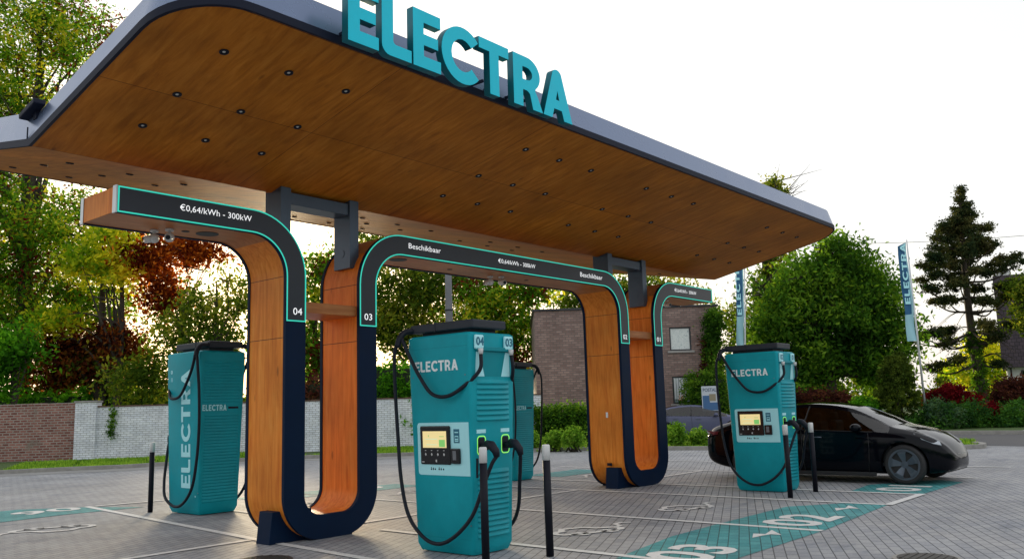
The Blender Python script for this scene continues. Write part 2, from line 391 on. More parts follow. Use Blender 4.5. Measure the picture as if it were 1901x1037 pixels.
# ---- painted markings
def line(p0, p1, wd=.11, z=.008, m=None, name='road_marking'):
    a, b = Vector((p0[0], p0[1], 0)), Vector((p1[0], p1[1], 0)); t = (b-a).normalized(); q = Vector((-t.y, t.x, 0))*wd/2
    return poly(name, [a+q, b+q, b-q, a-q], z, m or M_paint)
line((10.0, 3.97), (10.0, 13.4)); line((12.8, 4.06), (12.8, 13.6)); line((14.33, 4.05), (14.33, 13.6)); line((12.75, 4.1), (14.38, 4.1), .12, .012)
line((6.85, 15.86), (6.14, 9.45)); line((6.14, 9.45), (5.96, 7.19)); line((5.96, 7.19), (5.95, 4.0)); line((6.95, 15.75), (8.3, 15.5), .11, .010)
line((7.45, 4.0), (7.5, 8.75)); line((7.62, 9.75), (7.9, 14.9))
for xa, xb in ((3.0, 6.08), (7.52, 9.95), (10.05, 12.75), (14.4, 17.4)): line((xa, 9.52), (xb, 9.52))
line((17.45, 4.0), (17.45, 13.5)); line((20.2, 4.0), (20.2, 13.5))
def zpoly(pts, z): return poly('bay_marking', pts, z, M_ptq)
zpoly([(7.3, 4.0), (9.945, 3.97), (9.945, 5.27), (8.8, 5.25), (7.3, 5.0)], .0045)
zpoly([(10.055, 3.97), (12.745, 4.12), (12.745, 4.7), (12.0, 5.26), (10.055, 5.27)], .0045)
zpoly([(14.39, 4.1), (16.6, 4.05), (16.9, 4.5), (15.6, 5.3), (14.39, 5.2)], .0045)
zpoly([(3.4, 14.6), (6.1, 14.9), (7.35, 14.75), (6.83, 15.75), (6.0, 16.6), (3.6, 16.6)], .0045)
zpoly([(8.9, 13.6), (9.95, 13.35), (9.95, 14.5), (8.9, 14.6)], .0045)
zpoly([(10.05, 13.2), (12.3, 13.0), (12.3, 13.9), (10.05, 14.45)], .0045)
zpoly([(15.0, 11.6), (16.9, 11.6), (16.9, 12.6), (15.0, 12.6)], .0045)
def gtext(txt, x, y, w_, h_, rot=0, z=.009):
    me = text_mesh(txt, 1.0, .0, .024); 
    xs = [v.co.x for v in me.vertices]; ys = [v.co.y for v in me.vertices]
    kx, ky = w_/(max(xs)-min(xs)), h_/(max(ys)-min(ys)); ox, oy = (max(xs)+min(xs))/2, (max(ys)+min(ys))/2
    for v in me.vertices: v.co = ((v.co.x-ox)*kx, (v.co.y-oy)*ky, 0)
    me.transform(T((x, y, z)) @ Matrix.Rotation(rot, 4, 'Z'))
    return tag(link('road_marking', me, M_paint), kind='structure')
gtext('03', 7.95, 4.52, .95, .72); gtext('02', 10.75, 4.53, 1.1, .74); gtext('01', 15.15, 4.62, 1.0, .7)
gtext('06', 6.15, 15.75, 1.05, .62, pi); gtext('07', 11.2, 13.75, 1.1, .6, pi); gtext('05', 4.3, 15.7, 1.0, .7, pi)
def bolt_mark(x, y, s=.36):
    bm = bmesh.new()
    P = [(-.9, .1), (-.1, .45), (-.02, .08), (.9, .28), (.05, -.42), (.02, -.08), (-.35, .02)]
    bm.faces.new([bm.verts.new((x+a*s, y+b*s, .009)) for a, b in P])
    bmesh.ops.recalc_face_normals(bm, faces=bm.faces); tag(from_bm('road_marking', bm, M_paint), kind='structure')
bolt_mark(9.45, 4.38); bolt_mark(12.15, 4.45)
def ev_icon(x, y, rot=0, k=1.0):
    """white car outline with a plug lead, painted on the pavers"""
    bm = bmesh.new()
    def ring(pts, wd, closed=True):
        n = len(pts); o_, i_ = [], []
        for i in range(n):
            a = Vector(pts[(i-1) % n if closed else max(i-1, 0)]); b = Vector(pts[(i+1) % n if closed else min(i+1, n-1)]); t = (b-a).normalized(); q = Vector((-t.y, t.x))*wd/2
            p = Vector(pts[i]); o_.append(p+q); i_.append(p-q)
        ov = [bm.verts.new((p.x, p.y, 0)) for p in o_]; iv = [bm.verts.new((p.x, p.y, 0)) for p in i_]
        for i in range(n if closed else n-1):
            j = (i+1) % n; bm.faces.new((ov[i], ov[j], iv[j], iv[i]))
    body = arc(-.34, -.02, .2, 90, 270, 8, .17)+[(-.3, -.2), (.35, -.2)]+arc(.36, -.05, .17, -80, 80, 7, .14)+[(.25, .13), (.12, .32), (-.22, .34)]
    ring(body, .11)
    for cx in (-.25, .24): ring(arc(cx, -.2, .09, 0, 342, 19), .10)
    ring([(.52, .05), (.66, .12), (.70, .3), (.85, .36), (1.0, .3)], .08, False)
    M = T((x, y, .0088)) @ Matrix.Rotation(rot, 4, 'Z') @ Matrix.Scale(k, 4)
    bm.transform(M); bmesh.ops.recalc_face_normals(bm, faces=bm.faces)
    for f in bm.faces:
        if f.normal.z < 0: f.normal_flip()
    tag(from_bm('road_marking', bm, M_paint), kind='structure')
ev_icon(11.25, 6.45, radians(-20), .8); ev_icon(8.7, 6.35, radians(-20), .85); ev_icon(5.2, 13.1, radians(160), .95); ev_icon(11.4, 12.1, radians(160), .8); ev_icon(15.8, 11.0, radians(160), .9)
ev_icon(8.9, 12.3, radians(160), .8)

# manhole covers
M_iron = mat('cast_iron', (.06, .055, .05), .6, metal=.4, bump=(120, .5, .004), var=(8, .2))
for (x, y, r, lab) in ((8.72, 2.50, .30, 'rusty round manhole cover in the pavers near the right bottom edge'), (5.30, 8.05, .30, 'dark round manhole cover in the pavers left of the wooden arch')):
    root = empty('manhole_cover', (x, y, .004)); tag(root, lab, 'manhole cover')
    b1 = bmesh.new(); cyl(b1, (0, 0, 0), r, .012, n=40); from_bm('frame_ring', b1, M_kerb if x > 8 else M_iron, root)
    b1 = bmesh.new(); cyl(b1, (0, 0, .012), r*.86, .006, n=40)
    for k in range(-3, 4):
        hw = sqrt(max(.01, (r*.78)**2-(k*r*.22)**2)); box(b1, -hw, hw, k*r*.22-.012, k*r*.22+.012, .018, .024)
    from_bm('lid', b1, M_iron, root)

# ================================================================ CANOPY
VY, VZ, SF, SB = 9.2, 4.29, .216, .18
def zc(y): return VZ + (SF*(VY-y) if y < VY else SB*(y-VY))
X0, X1, Y0, Y1 = 3.27, 17.95, 6.19, 12.6
def outline(off, r=.66):
    x0, x1, y0, y1 = X0-off, X1+off, Y0-off, Y1+off; r = r+off
    def rr(cx, cy, a0): return arc(cx, cy, r, a0, a0+90, 10)
    P = rr(x0+r, y0+r, 180)+rr(x1-r, y0+r, 270)+[(x1, VY)]+rr(x1-r, y1-r, 0)+rr(x0+r, y1-r, 90)+[(x0, VY)]
    return P
canopy = empty('canopy', (10.5, 9.2, 0)); tag(canopy, 'butterfly charging canopy with plywood soffit, blue grey fascia and big teal letters', 'canopy')
CI = T((-10.5, -9.2, 0))
def add_c(name, bm, m, smooth=None):
    bm.transform(CI); bmesh.ops.recalc_face_normals(bm, faces=bm.faces); o = from_bm(name, bm, m, canopy)
    if smooth: smooth_angle(o, smooth)
    return o
def rings_mesh(specs, capbot=False, captop=False):
    bm = bmesh.new(); R = []
    for off, dz in specs:
        R.append([bm.verts.new((x, y, zc(min(max(y, Y0), Y1))+dz)) for x, y in outline(off)])
    for a, b in zip(R, R[1:]):
        n = len(a)
        for k in range(n): bm.faces.new((a[k], a[(k+1) % n], b[(k+1) % n], b[k]))
    def cap(r):
        i1 = 22; i2 = 45   # indices of the two valley points
        bm.faces.new(r[:i1+1]+[r[i2]]); bm.faces.new(r[i1:i2+1])
    if capbot: cap(R[0])
    if captop: cap(R[-1])
    return bm
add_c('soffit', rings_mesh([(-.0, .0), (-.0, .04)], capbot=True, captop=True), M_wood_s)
add_c('edge_trim', rings_mesh([(.003, -.004), (.035, -.004), (.035, .072), (.003, .072), (.003, -.004)]), M_lip, 30)
add_c('fascia', rings_mesh([(.004, .073), (.022, .075), (-.07, .40), (-.085, .40)]), M_fascia, 30)
add_c('roof_deck', rings_mesh([(-.086, .30), (-.086, .37)], capbot=False, captop=True), M_slab)
# joint in the end fascia
bm = bmesh.new(); box(bm, X0-.03, X0-.018, 9.27, 9.278, zc(9.27)+.06, zc(9.27)+.2); add_c('fascia_joint', bm, M_lip)
LX = [4.0, 4.7, 5.4, 8.32, 9.03, 9.77, 11.24, 12.0, 12.72, 15.6, 16.33, 17.03]
M_lens = mat('downlight_lens', (.7, .7, .68), .15)
for ys, sl in (((6.81, 7.65, 8.34), -SF), ((10.09, 10.85, 11.86), SB)):
    for y in ys:
        for x in LX:
            bm = bmesh.new(); n = 18
            prof = [(.044, 0.0, 0), (.044, -.010, 0), (.034, -.012, 0), (.026, .0, 0), (.016, -.004, 1), (.006, -.010, 1)]
            RRs = [[bm.verts.new((r*cos(2*pi*k/n), r*sin(2*pi*k/n), z)) for k in range(n)] for r, z, _ in prof]
            for i in range(len(prof)-1):
                for k in range(n):
                    f = bm.faces.new((RRs[i][k], RRs[i+1][k], RRs[i+1][(k+1) % n], RRs[i][(k+1) % n])); f.material_index = prof[i][2]; f.smooth = True
            f = bm.faces.new(RRs[-1]); f.material_index = 1
            bm.transform(Matrix.Rotation(math.atan(sl), 4, 'X')); bm.transform(T((x, y, zc(y)-.002)))
            bm.transform(CI); from_bm('downlight', bm, [M_black, M_lens], canopy)
# posts carrying the canopy
for (xa, xb) in ((6.10, 6.24), (7.185, 7.325), (13.30, 13.44), (14.49, 14.63)):
    bm = bmesh.new(); box(bm, xa, xb, 8.98, 9.32, 3.41, 4.34, bev=.006)
    box(bm, xa-.004, xb+.004, 8.974, 9.0, 3.43, 4.33)
    o = add_c('post', bm, M_post)
    bm = bmesh.new(); cyl(bm, ((xa-.006), 9.15, 3.62), .055, .008, 'X', 24); bm.transform(CI); from_bm('round_cap', bm, M_post, o)
for xa, xb in ((6.246, 7.18), (13.446, 14.485)):
    bm = bmesh.new(); box(bm, xa, xb, 9.0, 9.3, 4.13, 4.285, bev=.004); add_c('cross_beam', bm, M_post)
# floodlight on the end of the roof
bm = bmesh.new(); box(bm, -.06, .06, -.2, .2, -.03, .03, bev=.012)
bm.transform(T((3.28, 9.28, 4.70)) @ Matrix.Rotation(radians(-12), 4, 'X')); box(bm, 3.3, 3.42, 9.22, 9.3, 4.60, 4.68); add_c('floodlight', bm, M_lip)
# big letters (teal faces, darker metal returns)
M_ret = mat('sign_return', (.0, .13, .17), .5, spec=.3)
xs = [(4.72, 'E', .36), (5.125, 'L', .375), (5.53, 'E', .375), (5.925, 'C', .52), (6.49, 'T', .48), (7.055, 'R', .50), (7.585, 'A', .55)]
for x, ch, wd in xs:
    h = .60
    me, w0 = glyph(ch, h, .085, wd/(GLYPH[ch][0]*h), .004)
    me.transform(CI @ T((x, 5.96, 4.875)) @ RF)
    o = link('sign_letter', me, [M_sign, M_ret], canopy)
    for p_ in me.polygons:
        p_.material_index = 0 if p_.normal.y < -.7 else 1
    o['label'] = 'teal capital letter %s of the roof sign' % ch if ch != 'E' else ('first teal letter E of the roof sign' if x < 5 else 'second teal letter E of the roof sign')
for x, ch, wd in xs:
    for dx in (.3, .75): bm = bmesh.new(); box(bm, x+wd*dx-.012, x+wd*dx+.012, 6.0, 6.25, 5.02, 5.05); add_c('sign_bracket', bm, M_lip)

# ================================================================ GANTRY (wooden arches)
def round_path(pts, rs, n=12):
    P = [Vector(p) for p in pts]; o = [P[0]]
    for i in range(1, len(P)-1):
        a, b, c = P[i-1], P[i], P[i+1]; u = (a-b).normalized(); v = (c-b).normalized(); r = rs[i-1]
        cen = b+(u+v)*r; 
        s = b+u*r; e = b+v*r
        t0 = atan2((s-cen).y, (s-cen).x); t1 = atan2((e-cen).y, (e-cen).x); d = (t1-t0+pi) % (2*pi)-pi
        for k in range(n+1): t = t0+d*k/n; o.append(Vector((cen.x+r*cos(t), cen.y+r*sin(t))))
    o.append(P[-1]); return o
def offset_path(P, d):
    o = []
    for i, p in enumerate(P):
        if i == 0: t = (P[1]-P[0]).normalized()
        elif i == len(P)-1: t = (P[-1]-P[-2]).normalized()
        else: t = ((P[i+1]-p).normalized()+(p-P[i-1]).normalized()).normalized()
        o.append(p+Vector((-t.y, t.x))*d)
    return o
def ribbon(bm, A, B, y0, y1, mi=0, sides=True, closeends=True):
    """solid between 2D polylines A and B (x,z), extruded from y0 to y1"""
    q = [[bm.verts.new((a.x, y0, a.y)), bm.verts.new((b.x, y0, b.y)), bm.verts.new((b.x, y1, b.y)), bm.verts.new((a.x, y1, a.y))] for a, b in zip(A, B)]
    for r0, r1 in zip(q, q[1:]):
        for k in range(4):
            f = bm.faces.new((r0[k], r0[(k+1) % 4], r1[(k+1) % 4], r1[k])); f.material_index = mi
    if closeends: bm.faces.new(q[0]).material_index = mi; bm.faces.new(q[-1][::-1]).material_index = mi
gantry = empty('charging_gantry', (10.5, 9.2, 0)); tag(gantry, 'wood clad looping arch with lit price strips standing on the pavers', 'arch')
def add_g(name, bm, m, sm=30, par=None):
    bm.transform(CI); bmesh.ops.recalc_face_normals(bm, faces=bm.faces); o = from_bm(name, bm, m, par or gantry)
    if sm: smooth_angle(o, sm)
    return o
ZT, ZB = 3.785, .145
L1, L2, L3, L4, XE0, XE1 = 6.208, 7.34, 13.48, 14.67, 3.97, 17.0
main = round_path([(XE0, ZT), (L1, ZT), (L1, ZB), (L2, ZB), (L2, ZT), (L3, ZT), (L3, ZB), (L4, ZB), (L4, ZT), (XE1, ZT)], [.62, .40, .40, .62, .62, .40, .40, .62])
HT = .145
for y0, y1 in ((8.80, 8.85), (9.585, 9.635)):
    bm = bmesh.new(); ribbon(bm, offset_path(main, HT), offset_path(main, -HT), y0, y1); add_g('steel_frame', bm, M_dark)
# wood cladding: vertical-grain material on legs, horizontal-grain on arms
bm = bmesh.new(); A, B = offset_path(main, HT-.012), offset_path(main, -HT+.012)
ribbon(bm, A, B, 8.851, 9.584)
for f in bm.faces:
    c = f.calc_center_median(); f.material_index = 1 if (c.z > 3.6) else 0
bm2 = bm
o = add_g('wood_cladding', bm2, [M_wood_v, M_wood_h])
# end caps of the arms
for x, s in ((XE0, -1), (XE1, 1)):
    bm = bmesh.new(); box(bm, min(x, x+s*.006), max(x, x+s*.006), 8.87, 9.565, ZT-HT+.01, ZT+HT-.01); add_g('arm_end_panel', bm, M_wood_v, 0)
for x, s in ((XE0, -1), (XE1, 1)):
    for ya, yb in ((8.786, 8.865), (9.57, 9.64)): bm = bmesh.new(); box(bm, min(x-.004*s, x+s*.012), max(x-.004*s, x+s*.012), ya, yb, ZT-HT-.002, ZT+HT+.002); add_g('edge_strip', bm, M_alu, 0)
# panel joints on the legs (thin dark grooves standing 1 mm proud)
bm = bmesh.new()
for xl in (L1, L2, L3, L4):
    for z in (3.17, 2.42): 
        box(bm, xl-HT+.0105, xl+HT-.0105, 8.86, 9.58, z, z+.006)
add_g('panel_joint', bm, M_lip, 0)
# display strips
def display(pts, rs, label, ends):
    P = round_path(pts, rs, 14)
    bm = bmesh.new(); ribbon(bm, offset_path(P, HT-.004), offset_path(P, -HT+.004), 8.792, 8.7995); st = add_g('price_display', bm, M_strip); st['label'] = label
    bm = bmesh.new()
    for d in (HT-.012, -HT+.012): ribbon(bm, offset_path(P, d+.0075), offset_path(P, d-.0075), 8.786, 8.7915)
    for e in ends:
        p = P[0] if e == 0 else P[-1]; q = P[1] if e == 0 else P[-2]; t = (q-p).normalized(); n = Vector((-t.y, t.x))
        a = [p+n*(HT-.021), p-n*(HT-.021)]; a2 = [a[0]+t*.015, a[1]+t*.015]
        ribbon(bm, [a[0], a[1]], [a2[0], a2[1]], 8.786, 8.7915)
    add_g('light_line', bm, M_glow, 0, st)
    return st
def gt(txt, x, z, wd, hgt, st, bold=.0):
    me = text_mesh(txt, 1, .0); xs_ = [v.co.x for v in me.vertices]; ys_ = [v.co.y for v in me.vertices]
    kx, ky = wd/(max(xs_)-min(xs_)), hgt/(max(ys_)-min(ys_)); ox, oy = (max(xs_)+min(xs_))/2, (max(ys_)+min(ys_))/2
    for v in me.vertices: v.co = ((v.co.x-ox)*kx, (v.co.y-oy)*ky, 0)
    put('display_text', me, M_text, st, CI @ T((x, 8.789, z)) @ RF)
ZE = 2.62
s1 = display([(XE0+.01, ZT), (L1, ZT), (L1, ZE)], [.62], 'price strip numbered 04 on the left arm', (0, 1))
s2 = display([(L2, ZE), (L2, ZT), (L3, ZT), (L3, ZE)], [.62, .62], 'long price strip numbered 03 and 02 on the middle beam', (0, 1))
s3 = display([(L4, ZE), (L4, ZT), (XE1-.01, ZT)], [.62], 'price strip numbered 01 on the right arm', (0, 1))
PR = '€0,64/kWh - 300kW'
gt(PR, 5.12, ZT+.015, .90, .085, s1); gt('04', L1+.02, 2.745, .13, .085, s1)
gt('Beschikbaar', 8.39, ZT+.01, .63, .075, s2); gt(PR, 10.43, ZT+.005, .92, .08, s2); gt('Beschikbaar', 12.48, ZT+.005, .68, .08, s2)
gt('03', L2, 2.745, .13, .085, s2); gt('02', L3, 2.745, .13, .085, s2); gt('01', L4, 2.745, .13, .085, s3); gt(PR, 15.85, ZT, .90, .085, s3)
# shelves
for a, b in ((L1+HT, L2-HT), (L3+HT, L4-HT)):
    bm = bmesh.new(); box(bm, a-.01, b+.01, 8.87, 9.56, 2.75, 2.885, bev=.006); add_g('shelf', bm, M_wood_h, 0)
# feet
for xl in (L1, L3):
    bm = bmesh.new(); box(bm, xl-HT-.06, xl+.35, 8.94, 9.21, .0, .37, bev=.006)
    for v in bm.verts:
        if v.co.z < .1: v.co.x -= .04 if v.co.x < xl else 0; 
    add_g('foot', bm, M_dark, 0)
bm = bmesh.new(); box(bm, L1+.25, L2-.25, 8.82, 9.62, -.002, .02); add_g('base_plate', bm, M_lip, 0)
bm = bmesh.new(); box(bm, L3+.25, L4-.25, 8.82, 9.62, -.002, .02); add_g('base_plate', bm, M_lip, 0)
# underside fittings: speaker grilles, little ports, socket on the leg
M_grille = mat('grille', (.03, .03, .035), .6)
for x, y, r in ((5.26, 9.24, .13), (8.18, 9.13, .13), (5.0, 9.27, .045), (9.37, 9.27, .04), (11.2, 9.25, .04)):
    bm = bmesh.new(); cyl(bm, (x, y, ZT-HT+.006), r, .006, n=28); add_g('ceiling_grille', bm, M_grille, 0)
bm = bmesh.new(); box(bm, L3-HT-.006, L3-HT+.012, 9.16, 9.20, 1.27, 1.37, bev=.004); add_g('socket_plate', bm, M_white, 0)
bm = bmesh.new(); box(bm, L3-HT-.006, L3-HT+.012, 9.12, 9.22, .40, .45, bev=.003); add_g('vent_plate', bm, M_lip, 0)
# ---- dome cameras under the arms (things hanging from the gantry)
M_camw = mat('camera_shell', (.62, .62, .62), .4)
def cctv(loc, rz, lab):
    r = empty('security_camera', loc, rz); r.scale = (1.35,)*3; tag(r, lab, 'security camera', 'white security cameras under the arms')
    bm = bmesh.new(); cyl(bm, (0, 0, -.02), .035, .02); tube(bm, [(0, 0, -.02), (0, 0, -.05)], .012); from_bm('mount', bm, M_camw, r)
    bm = bmesh.new(); bmesh.ops.create_uvsphere(bm, u_segments=16, v_segments=10, radius=.042); bm.transform(T((0, 0, -.075)))
    tube(bm, [(0, 0, -.075), (0, -.08, -.09)], [.036, .030], 14); o = from_bm('housing', bm, M_camw, r, True)
    bm = bmesh.new(); cyl(bm, (0, -.082, -.0905), .020, -.006, 'Y', 14); from_bm('lens', bm, M_black, r)
ZA = ZT-HT+.012
cctv((4.80, 9.26, ZA), radians(-35), 'right hand white camera of the pair under the left arm')
cctv((4.70, 9.42, ZA), radians(-120), 'left hand white camera of the pair under the left arm')
cctv((10.52, 9.22, ZA), radians(-20), 'right hand white camera of the pair under the middle beam')
cctv((10.36, 9.32, ZA), radians(-120), 'left hand white camera of the pair under the middle beam')
cctv((15.75, 9.2, ZA), radians(-20), 'right hand white camera of the pair under the right arm')
cctv((15.45, 9.26, ZA), radians(-120), 'left hand white camera of the pair under the right arm')

# ================================================================ CHARGERS
M_scr = mat('charger_screen', (.4, .33, .15), .3, emis=(.75, .60, .28), estr=.55)
M_scrg = mat('screen_green', (.1, .3, .08), .3, emis=(.18, .45, .12), estr=.55)
M_scrt = mat('screen_cyan', (.1, .3, .3), .3, emis=(.5, .7, .45), estr=.6)
M_bez = mat('screen_bezel', (.008, .009, .012), .18)
M_blue = mat('sticker_blue', (.02, .16, .25), .4)
M_lime = mat('lime_light', (.2, .6, .1), .4, emis=(.35, 1, .15), estr=.45)
M_grey = mat('grey_plastic', (.16, .17, .19), .45)
H = 2.3
def sideplane(z):   # half extents at height z
    t = max(0, min(1, z/H)); return .305+.065*t, .425+.055*t
def bodymesh():
    bm = bmesh.new(); rings = []
    for z in (0.0, .02, .08, .60, 1.2, 1.75, 2.18, 2.28, 2.30):
        hx, hy = sideplane(z); cut = {0.0: .03, .02: .02, .08: 0, 2.28: .004, 2.30: .03}.get(z, 0)
        hx -= cut; hy -= cut; r = .035; pts = []
        for cx, cy, a0 in ((hx-r, hy-r, 0), (-hx+r, hy-r, 90), (-hx+r, -hy+r, 180), (hx-r, -hy+r, 270)): pts += arc(cx, cy, r, a0, a0+90, 4)
        rings.append([bm.verts.new((x, y, z)) for x, y in pts])
    for a, b in zip(rings, rings[1:]):
        n = len(a)
        for k in range(n): bm.faces.new((a[k], a[(k+1) % n], b[(k+1) % n], b[k]))
    bm.faces.new(rings[0][::-1]); bm.faces.new(rings[-1]); return bm
SX, SY = .065/H, .055/H     # lean of the faces
MX = lambda sgn: None
def on_face(face, a, z, d=0.0):
    """point on a charger face. a = sideways coordinate, d = distance outwards"""
    hx, hy = sideplane(z)
    return {'-x': Vector((-hx-d, a, z)), '+x': Vector((hx+d, a, z)), '-y': Vector((a, -hy-d, z)), '+y': Vector((a, hy+d, z))}[face]
def panel(bm, face, a0, a1, z0, z1, d0, d1, mi=0, bev=0):
    vs = []
    for a in (a0, a1):
        for z in (z0, z1):
            for d in (d0, d1): vs.append(bm.verts.new(on_face(face, a, z, d)))
    idx = [(0, 1, 3, 2), (4, 6, 7, 5), (0, 4, 5, 1), (2, 3, 7, 6), (0, 2, 6, 4), (1, 5, 7, 3)]
    fs = [bm.faces.new([vs[i] for i in f]) for f in idx]
    for f in fs: f.material_index = mi
    if bev:
        r = bmesh.ops.bevel(bm, geom=list({e for f in fs for e in f.edges}), offset=bev, segments=2, affect='EDGES', profile=.5)
        for f in r['faces']: f.material_index = mi
def louvres(bm, face, a0, a1, z0, z1, pitch, dep):
    z = z0; n = max(1, round((z1-z0)/pitch)); pitch = (z1-z0)/n
    for k in range(n):
        zz = z0+k*pitch
        V = []
        for a, e in ((a0, .0), (a0+.02, 1), (a1-.02, 1), (a1, .0)):
            V.append([bm.verts.new(on_face(face, a, zz+pitch*f_, .001+dep*g*e)) for f_, g in ((0.04, 0), (.16, 1.0), (.34, 1.0), (.80, .15), (.97, 0))])
        for p, q in zip(V, V[1:]):
            for j in range(4): bm.faces.new((p[j], p[j+1], q[j+1], q[j])).smooth = True
def rndrect(bm, face, ca, cz, wa, hz, r, d, wd):
    P = []
    for cx, cy, a0 in ((wa/2-r, hz/2-r, 0), (-wa/2+r, hz/2-r, 90), (-wa/2+r, -hz/2+r, 180), (wa/2-r, -hz/2+r, 270)): P += arc(cx, cy, r, a0, a0+90, 5)
    k0, k1 = 1.0, 1-wd/min(wa, hz)*2
    a = [bm.verts.new(on_face(face, ca+x, cz+y, d)) for x, y in P]; b = [bm.verts.new(on_face(face, ca+x*k1, cz+y*(1-wd/hz*2), d)) for x, y in P]
    n = len(P)
    for k in range(n): bm.faces.new((a[k], a[(k+1) % n], b[(k+1) % n], b[k]))
def tilt(face):   # shear so that flat text follows the leaning face
    M = Matrix.Identity(4)
    if face == '-x': M[0][2] = -SX
    if face == '+x': M[0][2] = SX
    if face == '-y': M[1][2] = -SY
    if face == '+y': M[1][2] = SY
    return M
ORI = {'-x': RL, '+x': RR, '-y': RF, '+y': RB}
def wordon(name, me, m, parent, face, a, z, d=.003, rot=0):
    """me is centred or left aligned at origin; placed on a face"""
    base = on_face(face, a, z, d); base2 = base.copy()
    M = T(base2) @ tilt(face) @ ORI[face] @ Matrix.Rotation(rot, 4, 'Z')
    return put(name, me, m, parent, M)
def charger(loc, rz, lab, nums, scale=1.0):
    root = empty('ev_charger', loc, rz); root.scale = (scale,)*3; tag(root, lab, 'charging station', 'teal charging stations')
    bm = bodymesh(); body = from_bm('body', bm, M_teal, root); smooth_angle(body, 30)
    # seams
    bm = bmesh.new(); panel(bm, '-x', -.44, .44, 2.155, 2.159, .0, .0012); panel(bm, '-x', -.39, .39, .155, .158, 0, .0012); from_bm('seam', bm, M_teal_dk, root)
    bm = bmesh.new()
    for a in (-.40, .40):
        for z in (.30, 1.10, 1.85): 
            for fc in ('-x', '+x'):
                p = on_face(fc, a, z, .001); cyl(bm, p-Vector((.002, 0, 0)), .008, .004, 'X', 8)
    from_bm('screws', bm, M_grey, root)['kind'] = 'stuff'
    # --- screen face (-x)
    # plate with rounded left side
    bm = bmesh.new(); P = [(-.42, 1.355), (-.42, .80)]+arc(.32, .835, .035, 270, 360, 5)+arc(.32, 1.32, .035, 0, 90, 5)
    vt = [bm.verts.new(on_face('-x', a, z, .004)) for a, z in P]; vb = [bm.verts.new(on_face('-x', a, z, 0)) for a, z in P]
    bm.faces.new(vt)
    for k in range(len(P)): bm.faces.new((vt[k], vb[k], vb[(k+1) % len(P)], vt[(k+1) % len(P)]))
    bmesh.ops.recalc_face_normals(bm, faces=bm.faces); plate = from_bm('screen_plate', bm, M_pale, root)
    bm = bmesh.new(); panel(bm, '-x', -.155, .30, .915, 1.32, .004, .022, bev=.012); bez = from_bm('terminal', bm, M_bez, root)
    bm = bmesh.new(); panel(bm, '-x', -.105, .255, 1.09, 1.265, .022, .0235, 0); panel(bm, '-x', -.085, .005, 1.10, 1.175, .0235, .0245, 1); panel(bm, '-x', -.07, .0, 1.205, 1.212, .0235, .0245, 1); panel(bm, '-x', .03, .22, 1.18, 1.186, .0235, .0245, 2); panel(bm, '-x', .16, .17, 1.205, 1.225, .0235, .0245, 1)
    panel(bm, '-x', .04, .2, 1.12, 1.126, .0235, .0245, 2)
    from_bm('display', bm, [M_scr, M_scrg, M_scrt], bez)
    bm = bmesh.new()
    for k in range(4):
        a = .215-.093*k
        vs = [bm.verts.new(on_face('-x', a+dx, 1.02+dz, .0235)) for dx, dz in ((.013, 0), (0, .018), (-.013, 0), (0, -.018))]; bm.faces.new(vs)
        panel(bm, '-x', a-.008, a+.012, 1.058, 1.064, .022, .0235)
    panel(bm, '-x', .045, .065, .94, .965, .022, .0235); panel(bm, '-x', .24, .28, .935, .943, .022, .0235)
    from_bm('buttons', bm, M_camw, bez)
    bm = bmesh.new(); panel(bm, '-x', -.30, -.17, .925, 1.085, .004, .035, bev=.012); cr = from_bm('card_reader', bm, M_bez, root)
    bm = bmesh.new(); panel(bm, '-x', -.255, -.205, .965, 1.06, .035, .0365); from_bm('reader_glass', bm, M_grey, cr)
    bm = bmesh.new(); panel(bm, '-x', -.285, -.20, 1.14, 1.285, .004, .0055, 0); panel(bm, '-x', -.268, -.217, 1.155, 1.215, .0055, .0065, 1); panel(bm, '-x', -.262, -.223, 1.165, 1.172, .0065, .0072, 0); panel(bm, '-x', -.262, -.223, 1.185, 1.205, .0065, .0072, 0); panel(bm, '-x', -.27, -.215, 1.245, 1.256, .0055, .0065, 1)
    from_bm('sticker', bm, [M_blue, M_pale], root)
    bm = bmesh.new()
    for k, a in enumerate((.155, .125, .095, .035, .005, -.03)):
        panel(bm, '-x', a-.009, a+.009, .855, .868+.004*(k % 2), .004, .0052); panel(bm, '-x', a-.004, a+.004, .868, .886-.006*(k % 3), .004, .0052)
    from_bm('pictogram', bm, M_bez, root)
    wm = word_mesh('ELECTRA', .115, .66); wm.transform(T((-.33, 0, 0))); wordon('lettering', wm, M_white, root, '-x', .03, 1.905)
    # --- vertical lettering on the opposite face (+x)
    wm = word_mesh('ELECTRA', .25, 1.68, gap=.10); wordon('lettering', wm, M_pale, root, '+x', .20, .36, .003, pi/2)
    bm = bmesh.new(); P = arc(0, 0, .028, 0, 342, 19)
    a_ = [bm.verts.new(on_face('+x', -.33+x, 2.02+y, .002)) for x, y in P]; b_ = [bm.verts.new(on_face('+x', -.33+x*.4, 2.02+y*.4, .002)) for x, y in P]
    for k in range(20): bm.faces.new((a_[k], a_[(k+1) % 20], b_[(k+1) % 20], b_[k]))
    panel(bm, '+x', -.345, -.335, 1.88, 1.94, 0, .002); panel(bm, '+x', -.315, -.305, 1.88, 1.94, 0, .002); panel(bm, '+x', .32, .34, .24, .262, 0, .002)
    from_bm('icon', bm, M_pale, root)
    # --- outlet face (-y)
    bm = bmesh.new(); louvres(bm, '-y', -.255, .255, 1.36, 1.80, .052, .024); from_bm('louvre_panel', bm, M_teal, root)
    bm = bmesh.new(); louvres(bm, '-y', -.245, .245, .16, .86, .052, .024); from_bm('louvre_panel', bm, M_teal, root)
    bm = bmesh.new()   # recess below the visor
    vs = [(-.245, 2.10), (-.215, 1.83), (.225, 1.83), (.255, 2.10)]
